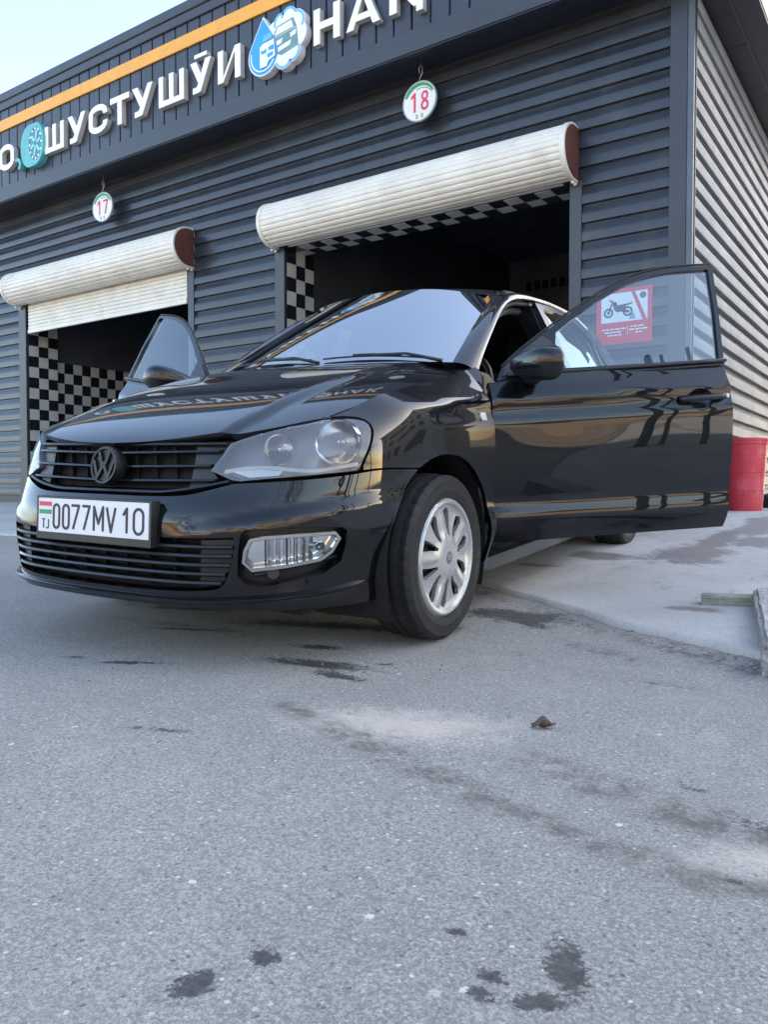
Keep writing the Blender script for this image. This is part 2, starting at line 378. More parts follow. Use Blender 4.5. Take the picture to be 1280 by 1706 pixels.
for k in range(26):
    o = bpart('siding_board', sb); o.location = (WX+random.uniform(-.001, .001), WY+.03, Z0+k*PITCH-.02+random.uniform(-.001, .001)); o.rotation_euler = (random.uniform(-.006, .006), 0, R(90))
bbox('base_trim', -2.64, -1.88, WY-.02, WY, FLOOR-.05, Z0-.005, slate2)
bbox('base_trim', -7.66, -6.305, WY-.02, WY, FLOOR-.05, Z0-.005, slate2)
bbox('base_trim', -16.2, -11.522, WY-.02, WY, FLOOR-.05, Z0-.005, slate2)
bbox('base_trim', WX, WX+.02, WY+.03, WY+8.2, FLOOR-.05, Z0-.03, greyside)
# --- body behind the boards: solid walls that leave the two bays open
core = mat('wall_core', (.035, .04, .05), .8)
inner = mat('bay_inner_wall', (.045, .052, .066), .75, var=.25, vscale=2)
innerg = mat('bay_back_wall', (.11, .108, .11), .8, var=.2, vscale=2)
tanp = mat('beige_edge_paint', (.55, .52, .45), .6)
bbox('wall_panel', -20, -11.345, WY+.001, WY+.47, FLOOR-.1, 3.29, core)
bbox('wall_panel', -7.755, -6.171, WY+.001, WY+.47, FLOOR-.1, 3.29, core)
bbox('wall_panel', -2.745, WX-.001, WY+.001, WY+.47, FLOOR-.1, 3.29, core)
bbox('wall_panel', -20, WX-.001, WY+.001, WY+.34, 3.292, SOF+.4, core)
bbox('wall_panel', WX-.12, WX-.002, WY+.472, WY+8.2, FLOOR-.1, SOF+.4, core)
bbox('back_wall', -20, WX-.122, 13.0, 13.2, FLOOR-.1, SOF+.4, innerg)
bbox('bay_wall', -6.4, -6.24, WY+.472, 12.99, FLOOR-.1, SOF+.2, inner)
bbox('bay_wall', -11.6, -11.42, WY+.472, 12.99, FLOOR-.1, SOF+.2, inner)
bbox('ceiling_panel', -20, WX-.125, WY+.342, 12.99, 4.50, 4.56, inner)
bbox('ceiling_beam', -6.2, -2.6, 9.0, 9.1, 4.36, 4.498, inner)
bbox('ceiling_beam', -6.2, -2.6, 11.0, 11.1, 4.36, 4.498, inner)
bbox('roof_deck', -20, WX+.30, WY-.35, WY+8.3, 5.60, 5.70, navy)
# --- corner post and door jambs
bbox('corner_post', -1.882, WX+.006, WY-.045, WY+.0, FLOOR-.05, SOF-.002, slate2, bev=.004)
edgem = mat('corner_edge_metal', (.085, .095, .115), .35, metal=.2)
bbox('corner_edge_trim', WX+.007, WX+.058, WY-.046, WY+.0, FLOOR-.05, SOF-.003, edgem, bev=.004)
bbox('corner_flashing', WX+.001, WX+.064, WY+.001, WY+.029, FLOOR-.05, SOF-.003, navy)
for a, b in ((-2.752, -2.639), (-6.305, -6.160), (-7.766, -7.660), (-11.522, -11.335)):
    bbox('door_jamb', a, b, WY-.05, WY-.001, FLOOR-.05, 3.285, slate2, bev=.004)
# --- soffit and fascia
FY = 6.57
for i in range(9):
    y0 = FY+.03+i*.045
    bbox('soffit_plank', -20, WX+.0, y0, y0+.0435, SOF-.0-random.uniform(0, .002), SOF+.012, navy)
n = 26
for i in range(n):
    y0 = WY+.05+i*.30
    bbox('soffit_plank', WX+.03, WX+.225, y0, y0+.297, SOF-random.uniform(0, .003), SOF+.012, navy)
bbox('soffit_edge', WX+.001, WX+.027, WY+.03, WY+8.2, SOF-.035, SOF+.01, navy)
bbox('soffit_rail', WX+.227, WX+.247, FY, WY+8.2, SOF-.022, SOF+.012, slate2)
bbox('soffit_edge', WX+.249, WX+.44, FY+.0, WY+8.2, SOF-.015, SOF+.012, navy)
bbox('side_fascia', WX+.41, WX+.445, FY+.001, WY+8.2, SOF+.014, 6.1, slate2)
bbox('fascia_trim', -20, WX+.445, FY-.030, FY+.022, 4.690, 4.900, slate2, bev=.004)
bbox('fascia_drip_edge', -20, WX+.445, FY-.018, FY+.028, 4.678, 4.689, navy)
fp = mat('fascia_panel_paint', (.029, .035, .050), .38, var=.10, vscale=2.5, bump=.06, bscale=14, dirt=(.06, .064, .075), dscale=2.2, dlo=.55, dhi=.8)
bm = bmesh.new()
pr = [(-.1, 0), (-.1, .016), (-.094, .022), (.084, .022), (.090, .016), (.090, 0)]
vv = [[bm.verts.new((a, -b, z)) for a, b in pr] for z in (0, 1.072)]
for i in range(len(pr)-1): bm.faces.new((vv[0][i], vv[0][i+1], vv[1][i+1], vv[1][i]))
bm.faces.new(vv[0][::-1]); bm.faces.new(vv[1])
pm = bm_mesh('fascia_panel', bm, fp)
bmesh_tmp = None
for i in range(72):
    x = -5.417+.1-.2075*(52-i)+.0
    if x > WX+.34: break
    o = bpart('fascia_panel', pm); o.location = (x, FY+random.uniform(-.001, .001), 4.901); o.rotation_euler = (0, 0, random.uniform(-.003, .003))
bbox('fascia_backing', -20, WX+.405, FY+.002, FY+.03, 4.902, 6.1, navy)
yellow = mat('yellow_stripe_paint', (.80, .37, .035), .42, var=.06, dirt=(.62, .36, .10), dscale=3, dlo=.6, dhi=.85)
for x0, x1 in ((-20, -13.6), (-13.597, -9.3), (-9.297, -5.05), (-5.047, WX+.4)):
    bbox('yellow_stripe', x0, x1, FY-.045, FY-.0225, 5.680, 5.832, yellow, bev=.003)
bbox('roof_cap', -20, WX+.45, FY-.06, FY+.3, 6.085, 6.205, slate2, bev=.008)
bbox('roof_cap', -20, WX+.449, FY-.045, FY+.28, 5.974, 6.083, slate2, bev=.006)

# --- chequer tiles of the bay reveals
tw = mat('white_tile', (.50, .48, .44), .30, var=.08, vscale=5, dirt=(.38, .34, .27), dscale=4, dlo=.5, dhi=.8)
tb = mat('black_tile', (.014, .015, .018), .22, var=.2)
TS = .16
tile = {}
for nm, m in (('w', tw), ('b', tb)):
    bm = bmesh.new(); add_box(bm, 0, .158, 0, .007, 0, .158); tile[nm] = bm_mesh('tile', bm, m)
def put_tiles(parent, org, du, dv, rz, nu, nv, rx=0, skip=None, phase=0):
    for i in range(nu):
        for j in range(nv):
            if skip and skip(i, j): continue
            o = bpy.data.objects.new('tile', tile['w' if (i+j+phase) % 2 == 0 else 'b']); C.objects.link(o); o.parent = parent
            o.matrix_parent_inverse = IB
            o.location = Vector(org)+Vector(du)*(i*TS)+Vector(dv)*(j*TS); o.rotation_euler = (rx, 0, rz)
put_tiles(bld, (-11.334+.0, WY+.002, 2.86-16*TS), (0, 1, 0), (0, 0, 1), R(90), 3, 17, phase=0)
put_tiles(bld, (-11.412, WY+.49, 2.515-14*TS), (0, 1, 0), (0, 0, 1), R(90), 12, 14, phase=1)
put_tiles(bld, (-6.160, WY+.002, 3.29-19*TS), (0, 1, 0), (0, 0, 1), R(90), 3, 19, phase=1)
put_tiles(bld, (-6.155, WY+.165, 3.284), (1, 0, 0), (0, -1, 0), 0, 21, 2, rx=R(-90), phase=0)
for i in range(8):
    bbox('wall_tile', -5.92+.152*i, -5.92+.152*i+.10, 12.985, 12.999, 3.96, 4.11, tb)

# --- faint wording on the dark wall deep in bay 17
GL = {}
def glyph(ch, W=1.0, s=.21):
    """bold grotesque capitals in a box of height 1"""
    h = s/2
    if ch == 'Ш': return [rect(0, s, 0, 1), rect(W/2-h, W/2+h, 0, 1), rect(W-s, W, 0, 1), rect(0, W, 0, s*.85)], W
    if ch in 'УӮ':
        t_ = s*1.04
        out = [[(0, 1), (t_*1.12, 1), (W*.60, .42), (W*.40, .28)], [(W-t_*1.08, 1), (W, 1), (W*.50, .02), (W*.40, -.0), (W*.12, 0), (W*.12, s*.80), (W*.30, s*.82), (W*.36, .25)]]
        if ch == 'Ӯ': out.append(rect(W*.20, W*.80, 1.10, 1.22))
        return out, W
    if ch == 'С': return [ringpoly(W/2, .68, W/2-s, .32-s*.9, W/2, .32, 0, 182), ringpoly(W/2, .32, W/2-s, .32-s*.9, W/2, .32, 178, 360), rect(0, s, .3, .7), rect(W-s, W, .62, .69), rect(W-s, W, .31, .38)], W
    if ch == 'О': return [ringpoly(W/2, .66, W/2-s, .34-s*.9, W/2, .34, 0, 181), ringpoly(W/2, .34, W/2-s, .34-s*.9, W/2, .34, 179, 361), rect(0, s, .33, .67), rect(W-s, W, .33, .67)], W
    if ch == 'Т': return [rect(0, W, 1-s*.85, 1), rect(W/2-h, W/2+h, 0, 1)], W
    if ch == 'И': return [rect(0, s, 0, 1), rect(W-s, W, 0, 1), [(s*.6, .0), (s*1.0, .0), (W-s*.6, 1), (W-s*1.0, 1)], [(s*.9, .02), (s*1.25, .12), (W-s*.9, .98), (W-s*1.25, .88)]], W
    if ch == 'N': return [rect(0, s, 0, 1), rect(W-s, W, 0, 1), [(0, 1), (s*1.2, 1), (W, 0), (W-s*1.2, 0)]], W
    if ch == 'E': return [rect(0, s, 0, 1), rect(0, W, 0, s*.85), rect(0, W*.9, .5-h*.85, .5+h*.85), rect(0, W, 1-s*.85, 1)], W
    if ch == 'Н': return [rect(0, s, 0, 1), rect(W-s, W, 0, 1), rect(0, W, .5-h*.85, .5+h*.85)], W
    if ch == 'А': return [[(0, 0), (s*1.05, 0), (W*.5+h*.55, 1), (W*.5-h*.9, 1)], [(W-s*1.05, 0), (W, 0), (W*.5+h*.9, 1), (W*.5-h*.55, 1)], rect(W*.2, W*.8, .2, .2+s*.75)], W
    if ch in 'КҚ':
        out = [rect(0, s, 0, 1), [(s*.8, .42), (W*.68, 1), (W*.96, 1), (W*.42, .40)], [(W*.28, .55), (W*.50, .64), (W, 0), (W*.74, 0)]]
        if ch == 'Қ': out.append(rect(W*.82, W*1.02, -.16, .16))
        return out, W
    return [rect(0, W, 0, 1)], W
white_l = mat('white_letter_face', (.84, .83, .81), .38, var=.06, dirt=(.55, .52, .47), dscale=6, dlo=.55, dhi=.85)
greyret = mat('letter_return', (.50, .49, .47), .45, var=.1)
def letter(name, ch, x0, x1, parent, z0=5.07, H=.357, y0=FY-.024, y1=FY-.092, m=None, org=Vector((0, 0, 0)), mir=False):
    W = (x1-x0)/H; polys, _ = glyph(ch, W, .235 if ch not in 'Ш' else .22)
    bm = bmesh.new()
    k = -1 if mir else 1
    prism(bm, polys, 0, 1, lambda u, v, h: (org.x*0+(x0+u*H if not mir else x1-u*H)-org.x, y0+(y1-y0)*h-org.y, z0+v*H-org.z))
    if mir: bmesh.ops.reverse_faces(bm, faces=bm.faces)
    for f_ in bm.faces:
        f_.normal_update()
        f_.material_index = 0 if abs(f_.normal.y) > .9 else 1
    return link(name, bm_mesh(name, bm, m or [white_l, greyret]), parent)
def word(label, chars, loc):
    e = tag(empty('sign_word', loc), label, 'sign lettering')
    for ch, a, b in chars: letter('letter', ch, a, b, e, org=Vector(loc))
    return e
word('white raised capital letters spelling the long word under the yellow stripe', [('Ш', -10.05, -9.62), ('У', -9.53, -9.15), ('С', -9.08, -8.70), ('Т', -8.64, -8.27), ('У', -8.21, -7.83), ('Ш', -7.72, -7.28), ('Ӯ', -7.17, -6.83), ('И', -6.72, -6.37)], (-8.2, FY-.03, 5.07))
word('white raised capital letters at the top right of the drop logo', [('Н', -5.33, -4.99), ('А', -4.91, -4.50), ('Қ', -4.39, -4.02)], (-4.6, FY-.03, 5.07))
word('white raised letter ring at the left edge before the teal tyre logo', [('О', -11.18, -10.80)], (-11, FY-.03, 5.07))
e = tag(empty('bay_wall_lettering', (-10.3, 12.97, 3.5)), 'faint dark grey letters on the black wall deep inside bay seventeen', 'lettering')
fm = mat('faint_letter', (.060, .066, .078), .6)
# --- pictorial logos on the fascia
def flat(name, polys, h0, h1, m, parent, org=(0, 0), s=1.0, y=FY-.024):
    """prism standing off the fascia; u to the right, v up"""
    bm = bmesh.new(); prism(bm, polys, 0, 1, lambda u, v, h: (org[0]+u*s-parent.location.x, y-(h0+(h1-h0)*h)-parent.location.y, org[1]+v*s-parent.location.z))
    return link(name, bm_mesh(name, bm, m), parent)
teal = mat('teal_print', (.10, .42, .44), .4); teald = mat('dark_teal_print', (.045, .22, .25), .4); blue = mat('blue_print', (.03, .32, .78), .35)
lwhite = mat('logo_white', (.78, .80, .82), .4, var=.04); lgreen = mat('logo_grey_green', (.14, .28, .29), .45); lblue = mat('logo_light_blue', (.12, .46, .85), .4)
lg = tag(empty('tyre_logo', (-10.35, FY-.03, 4.98)), 'teal tyre shaped logo with a little hook on the fascia left of the lettering', 'logo')
tyo = (-10.33, 5.255)
flat('tyre_body', [circ(.10, 0, .20, .285, 36), circ(-.06, 0, .20, .285, 36), rect(-.06, .10, -.285, .285)], 0, .09, teal, lg, tyo)
flat('tyre_rim_face', [circ(.105, 0, .165, .235, 36)], .0905, .094, teald, lg, tyo)
flat('tyre_wall', ring(.10, 0, .155, .225, .195, .278), .0945, .098, teal, lg, tyo)
for k in range(6):
    a = math.pi*k/3+.3
    flat('rim_spoke', stroke([(.105+.03*math.cos(a), .04*math.sin(a)), (.105+.12*math.cos(a), .17*math.sin(a))], .035), .0945, .099, mat('pale_teal', (.28, .66, .72), .4), lg, tyo)
for k in range(12):
    a = math.pi*k/6
    flat('bolt', [circ(.105+.137*math.cos(a), .20*math.sin(a), .017, n=10)], .0945, .0992, lwhite, lg, tyo)
flat('hook', [ringpoly(-.36, -.19, .05, .05, .095, .095, -60, 120)], 0, .09, teal, lg, tyo)
lg = tag(empty('car_wash_logo', (-5.85, FY-.03, 4.98)), 'blue water drop and foamy white car logo between the two words', 'logo')
lo = (-5.85, 5.24)
def drop(cx, cy, r_, hgt):
    pts = circ(cx, cy, r_, r_, 26, 160, 380)
    return pts+[(cx+r_*.55, cy+hgt*.55), (cx, cy+hgt), (cx-r_*.55, cy+hgt*.55)]
cloud = [circ(.13, -.16, .13), circ(.24, -.13, .12), circ(.30, .02, .14), circ(.30, .15, .12), circ(.20, .22, .11), circ(.09, .20, .10), circ(.05, .05, .2)]
flat('drop_board', [drop(-.16, -.06, .22, .40)]+cloud, 0, .085, [lwhite], lg, lo)
flat('drop_ring', [drop(-.16, -.06, .205, .375)], .0855, .0895, blue, lg, lo)
flat('drop_rim', [ringpoly(-.16, -.06, .165, .165, .180, .180, 165, 330)], .090, .093, lwhite, lg, lo)
for cx, cy, rr, a0, a1 in ((.20, .22, .085, 20, 170), (.09, .20, .075, 60, 200), (.30, .15, .09, -40, 90), (.13, -.16, .10, 200, 330), (.24, -.13, .09, 250, 380)):
    flat('foam_outline', [ringpoly(cx, cy, rr, rr, rr+.022, rr+.022, a0, a1)], .0855, .089, lblue, lg, lo)
flat('car_cabin', [[(-.02, .07), (.03, .17), (.26, .20), (.31, .10)]], .0855, .0885, lgreen, lg, lo)
flat('car_window', [[(.01, .08), (.045, .155), (.24, .18), (.27, .10)]], .089, .092, lwhite, lg, lo)
flat('car_body', [[(-.02, .06), (.31, .09), (.33, -.10), (.10, -.14), (-.02, -.08)]], .0855, .0885, lgreen, lg, lo)
flat('headlamp', [[(.03, .02), (.12, .03), (.10, -.02), (.04, -.025)]], .089, .092, lwhite, lg, lo)
flat('headlamp', [[(.22, .05), (.31, .07), (.30, .02), (.23, .0)]], .089, .092, lwhite, lg, lo)
flat('car_grille', [[(.05, -.05), (.24, -.02), (.22, -.07), (.06, -.10)]], .089, .092, lwhite, lg, lo)
flat('car_in_drop', [[(-.20, -.20), (-.20, .02), (-.15, .05), (.0, .06), (.02, -.12), (-.08, -.15), (-.10, -.20)]], .0955, .098, lwhite, lg, lo)
flat('car_in_drop_window', [[(-.18, .06), (-.13, .13), (-.04, .14), (-.02, .07)]], .0955, .098, lblue, lg, lo)
flat('headlamp', [[(-.19, -.03), (-.10, -.02), (-.11, -.06), (-.17, -.06)]], .0985, .101, blue, lg, lo)
flat('headlamp', [[(-.08, -.01), (.0, .0), (.0, -.05), (-.07, -.045)]], .0985, .101, blue, lg, lo)
flat('car_grille', [[(-.10, -.08), (-.01, -.07), (-.01, -.10), (-.08, -.12)]], .0985, .101, blue, lg, lo)
for ch, a, b in (('И', -10.95, -10.66), ('N', -10.55, -10.26), ('E', -10.14, -9.88)):
    letter('letter', ch, a, b, e, z0=3.55, H=.36, y0=12.999, y1=12.98, m=fm, org=e.location)

# --- roller shutters
maroon = mat('maroon_end_plate', (.115, .040, .032), .45, var=.2, dirt=(.20, .09, .06), dscale=14, dlo=.5, dhi=.8)
dark_m = mat('dark_metal', (.03, .03, .032), .5)
RC, RR_ = (6.868, 3.515), .232
def shutter(label, x0, x1, zb, ncur):
    e = tag(empty('roller_shutter', ((x0+x1)/2, 6.9, 3.28)), label, 'roller shutter', 'roller shutters over the bays')
    L = e.location
    n = 15; a0, a1 = 78, 292; st = (a1-a0)/n
    hw = math.tan(R(st/2))*RR_*.985
    prof = [(-RR_+.004, -hw), (-RR_-.002, -hw*.86), (-RR_-.006, -hw*.5), (-RR_-.0075, 0), (-RR_-.006, hw*.5), (-RR_-.002, hw*.86), (-RR_+.004, hw), (-RR_+.02, hw), (-RR_+.02, -hw)]
    sm = extrude_profile('slat', prof, x0-L.x, x1-L.x, shut, True, angle=50)
    for k in range(n):
        a = a0+(k+.5)*st
        link('slat', sm, e, (0, RC[0]-L.y, RC[1]-L.z), (R(180-a)*-1*-1, 0, 0))
    # top run back to the wall
    link('shutter_top', box_me('shutter_top', x0-L.x, x1-L.x, 6.88-L.y, 6.965-L.y, 3.735-L.z, 3.75-L.z, shut), e)
    for s_, x in ((-1, x0), (1, x1)):
        pts = [(RC[0]+(RR_+.016)*math.cos(R(a)), RC[1]+(RR_+.016)*math.sin(R(a))) for a in range(90, 271, 10)]+[(6.966, RC[1]-RR_-.016), (6.966, RC[1]+RR_+.016)]
        inn = [(RC[0]+(RR_-.006)*math.cos(R(a)), RC[1]+(RR_-.006)*math.sin(R(a))) for a in range(90, 271, 10)]+[(6.955, RC[1]-RR_+.006), (6.955, RC[1]+RR_-.006)]
        xa, xb = (x, x+s_*.045)
        bm = bmesh.new(); prism(bm, [pts], 0, 1, lambda u, v, h: (xa+(xb-xa)*h-L.x, u-L.y, v-L.z))
        bmesh.ops.recalc_face_normals(bm, faces=bm.faces)
        link('end_cap', bm_mesh('end_cap', bm, shut, angle=35), e)
        bm = bmesh.new(); prism(bm, [inn], 0, 1, lambda u, v, h: (xb+s_*(.0005+.006*h)-L.x, u-L.y, v-L.z))
        bmesh.ops.recalc_face_normals(bm, faces=bm.faces)
        link('end_plate', bm_mesh('end_plate', bm, maroon), e)
        for q in (-1, 1):
            link('bolt', box_me('bolt', x+s_*.03-.012+q*.0-L.x, x+s_*.03+.012-L.x, 6.90+q*.03-.01-L.y, 6.90+q*.03+.01-L.y, 3.242-L.z, 3.264-L.z, shut), e)
    # curtain hanging in the guides
    cs = extrude_profile('curtain_slat', [(.006, 0), (-.004, .004), (-.009, .02), (-.009, .032), (-.004, .048), (.006, .0515)], x0+.13-L.x, x1-.10-L.x, shut, True, angle=50)
    z = zb+.062
    for k in range(ncur): link('curtain_slat', cs, e, (0, 6.975-L.y, z+k*.052-L.z))
    link('bottom_rail', box_me('bottom_rail', x0+.13-L.x, x1-.10-L.x, 6.955-L.y, 6.99-L.y, zb-L.z, zb+.060-L.z, shut, .006, 2), e)
shutter('wide pale ribbed roller shutter rolled fully up over bay eighteen', -6.24, -2.72, 3.285, 2)
shutter('pale ribbed roller shutter left hanging part way down over bay seventeen', -11.42, -7.70, 2.862, 8)

# --- round number plates hanging from the soffit
redp = mat('red_print', (.72, .03, .07), .4); greenp = mat('green_print', (.03, .28, .10), .4); plw = mat('plate_white', (.75, .75, .75), .35, var=.03)
wire = mat('wire', (.25, .25, .26), .4, metal=.6)
def digit(ch):
    if ch == '1': return [rect(.28, .43, 0, 1), [(.30, .999), (.30, .80), (.08, .68), (.08, .83)]]
    if ch == '8': return ring(.3, .745, .13, .12, .26, .25)+ring(.3, .275, .15, .14, .29, .275)
    if ch == '7': return [rect(.02, .58, .86, 1), [(.42, .87), (.58, .87), (.33, 0), (.17, 0)]]
def number_sign(label, txt, x, z, yaw):
    e = tag(empty('number_sign', (x, 6.80, z-.195), (0, 0, R(yaw))), label, 'number sign', 'round bay number signs')
    def p(name, polys, h0, h1, m):
        bm = bmesh.new(); prism(bm, polys, 0, 1, lambda u, v, h: (u, -(h0+(h1-h0)*h), v+.195)); return link(name, bm_mesh(name, bm, m, angle=35), e)
    p('plate', [circ(0, 0, .192, n=40)], -.012, .008, plw)
    p('plate_rim', ring(0, 0, .183, .183, .195, .195), -.013, .0095, mat('rim_grey', (.35, .37, .38), .4))
    p('green_arc', [circ(0, 0, .178, .178, 26, 25, 160)+circ(0.008, -.022, .166, .166, 26, 34, 152)[::-1]], .0085, .010, greenp)
    p('green_arc', [ringpoly(.02, -.03, .150, .150, .158, .158, 35, 110)], .0085, .0105, greenp)
    for i, ch in enumerate(txt):
        p('digit', [[((q[0]-.3)*.155+(-.062 if i == 0 else .062), (q[1]-.5)*.19-.005) for q in poly] for poly in digit(ch)], .0085, .011, redp)
    for i, dx in enumerate((-.03, .03)):
        p('emblem', [circ(dx, -.135, .013), rect(dx-.012, dx+.012, -.165, -.15)], .0085, .0105, mat('emblem_olive', (.30, .38, .10), .5))
    bm = bmesh.new(); tube(bm, [(0, 0, .385), (.0, 0, .42), (.028, 0, .46), (.03, 0, .52), (.012, 0, .545), (-.01, 0, .52), (0, 0, .46)], .006, 6); tube(bm, [(.012, 0, .545), (.012, 0, SOF-(z-.195)+.002)], .004, 6)
    link('hanging_wire', bm_mesh('hanging_wire', bm, wire), e)
number_sign('white oval sign with red number 18 hanging above the open bay', '18', -4.245, 4.347, 0)
number_sign('white oval sign with red number 17 hanging over the half lowered shutter', '17', -9.243, 4.298, 4)

# --- red motorcycle notice on the right hand wall strip
e = tag(empty('motorcycle_notice', (-2.25, 6.96, 1.80)), 'red wall notice with a dark motorcycle picture, seen through the open door window', 'notice')
nred = mat('notice_red', (.66, .045, .060), .45, var=.06); nwh = mat('notice_white', (.80, .80, .80), .45, var=.03); nbl = mat('notice_dark_blue', (.03, .045, .09), .5)
def nf(name, polys, h0, h1, m):
    bm = bmesh.new(); prism(bm, polys, 0, 1, lambda u, v, h: (u, -(h0+(h1-h0)*h), v)); return link(name, bm_mesh(name, bm, m), e)
nf('board', [rect(-.245, .245, 0, .475)], 0, .006, nred)
nf('picture_field', [rect(-.20, .205, .19, .44)], .0065, .008, nwh)
nf('diagonal_bar', [[(.065, .441), (.095, .441), (.20, .189), (.165, .189)]], .0085, .0095, nred)
nf('corner_emblem', [circ(.165, .40, .028)], .0085, .0095, mat('emblem_green', (.06, .12, .10), .5))
nf('corner_emblem', [circ(.075, .235, .022), rect(.05, .10, .205, .22)], .0085, .0095, mat('emblem_blue', (.22, .32, .42), .5))
for cx in (-.135, .035): nf('wheel', ring(cx, .275, .026, .026, .042, .042), .0085, .010, nbl); nf('hub', [circ(cx, .275, .012)], .0085, .010, nbl)
nf('motorcycle_body', [[(-.10, .36), (-.07, .37), (-.055, .335), (.06, .345), (.075, .36), (.07, .335), (.02, .325), (.0, .285), (-.06, .275), (-.085, .30)], stroke([(-.135, .275), (-.095, .375), (-.12, .385)], .012)[0], stroke([(-.095, .37), (-.125, .385)], .012)[0], stroke([(-.03, .29), (.04, .27)], .02)[0]], .0085, .010, nbl)
for row, (a, b) in enumerate(((-.19, .02), (-.17, .0), (-.14, -.02))):
    x = a
    while x < b-.02:
        w_ = random.uniform(.018, .05); nf('text_line', [rect(x, min(x+w_, b), .125-row*.026, .137-row*.026)], .0065, .0075, nwh); x += w_+.008
for row, (a, b) in enumerate(((.06, .20), (.05, .22), (.10, .17))):
    x = a
    while x < b-.02:
        w_ = random.uniform(.018, .05); nf('text_line', [rect(x, min(x+w_, b), .135-row*.026, .147-row*.026)], .0065, .0075, nwh); x += w_+.008
nf('divider', [rect(.032, .036, .07, .15)], .0065, .0075, nwh)

# ================================================================ the car: surfaces
class Spl:
    """natural cubic spline through fixed knots; data may change"""
    def __init__(s, k):
        s.k = k = np.asarray(k, float); n = len(k); h = np.diff(k); A = np.zeros((n, n)); B = np.zeros((n, n)); A[0, 0] = A[-1, -1] = 1
        for i in range(1, n-1):
            A[i, i-1] = h[i-1]; A[i, i] = 2*(h[i-1]+h[i]); A[i, i+1] = h[i]
            B[i, i-1] = 6/h[i-1]; B[i, i] = -6/h[i-1]-6/h[i]; B[i, i+1] = 6/h[i]
        s.M = np.linalg.solve(A, B)
    def __call__(s, d, q):
        """d: (n,...) data, q: (N,) -> (N,...); d may be (n,N,...) paired with q"""
        q = np.asarray(q, float); i = np.clip(np.searchsorted(s.k, q)-1, 0, len(s.k)-2); h = s.k[i+1]-s.k[i]
        m = np.tensordot(s.M, d, 1); a = (s.k[i+1]-q)/h; b = (q-s.k[i])/h
        if d.ndim >= 2 and d.shape[1] == len(q) and getattr(s, 'paired', False):
            j = np.arange(len(q)); d0, d1, m0, m1 = d[i, j], d[i+1, j], m[i, j], m[i+1, j]
        else: d0, d1, m0, m1 = d[i], d[i+1], m[i], m[i+1]
        sh = (-1,)+(1,)*(d0.ndim-1); a = a.reshape(sh); b = b.reshape(sh); h = h.reshape(sh)
        return a*d0+b*d1+((a**3-a)*m0+(b**3-b)*m1)*h*h/6
def ss(a, b, x):
    t = np.clip((np.asarray(x, float)-a)/(b-a), 0, 1); return t*t*(3-2*t)
ZL = np.array([.17, .25, .35, .45, .52, .58, .65, .75, .85, .95, 1.05])
NF = {  # front nodes per level: x at y=0,.25,.45,.60 then (x,y) x2
 .17: (.78, .77, .73, .64, (.52, .69), (.39, .735)), .25: (.845, .836, .795, .69, (.53, .705), (.385, .75)),
 .35: (.857, .848, .803, .698, (.535, .712), (.385, .765)), .45: (.853, .844, .799, .696, (.535, .716), (.385, .774)),
 .52: (.842, .833, .788, .688, (.532, .717), (.385, .777)), .58: (.806, .798, .760, .670, (.526, .715), (.385, .778)),
 .65: (.778, .770, .735, .648, (.518, .710), (.385, .775)), .75: (.755, .747, .695, .603, (.490, .700), (.370, .760)),
 .85: (.690, .68, .62, .50, (.44, .575), (.335, .660)), .95: (.56, .55, .49, .36, (.36, .42), (.26, .50)), 1.05: (.42, .41, .35, .22, (.27, .27), (.18, .33))}
SX = [.20, 0, -.25, -.48, -1.0, -1.57, -2.1, -2.55, -2.95, -3.25, -3.44]
SY = np.array([  # rows: side nodes, cols: levels
 [.75, .780, .790, .797, .800, .802, .804, .803, .752, .550, .34],
 [.77, .800, .810, .816, .819, .821, .823, .822, .797, .640, .44],
 [.775, .812, .820, .826, .830, .833, .836, .836, .822, .725, .54],
 [.778, .814, .825, .834, .840, .844, .845, .838, .824, .772, .69],
 [.778, .815, .828, .840, .847, .851, .851, .844, .832, .797, .75],
 [.778, .815, .828, .841, .848, .852, .852, .845, .834, .802, .755],
 [.778, .815, .829, .841, .848, .852, .852, .846, .836, .806, .757],
 [.772, .810, .826, .836, .841, .845, .849, .850, .847, .810, .752],
 [.752, .790, .808, .819, .824, .828, .832, .833, .830, .790, .73],
 [.712, .750, .772, .784, .788, .791, .793, .791, .785, .745, .69],
 [.61, .645, .668, .680, .684, .686, .686, .682, .672, .64, .60]])
_lev = []
for k_, z_ in enumerate(ZL):
    a_ = NF[round(float(z_), 2)]
    row = [(a_[0], 0), (a_[1], .25), (a_[2], .45), (a_[3], .60), a_[4], a_[5]]
    row += [(SX[i], SY[i, k_]) for i in range(len(SX))]
    tuck = .05*max(0, (.3-z_)/.13)
    row += [(-3.53+tuck, .42), (-3.555+tuck, 0)]
    _lev.append(row)
_lev = np.array(_lev, float)                       # (levels, nodes, 2)
SN = np.r_[0, np.cumsum(np.linalg.norm(np.diff(_lev[5], axis=0), axis=1))]
_ss, _sz = Spl(SN), Spl(ZL); _sz.paired = True
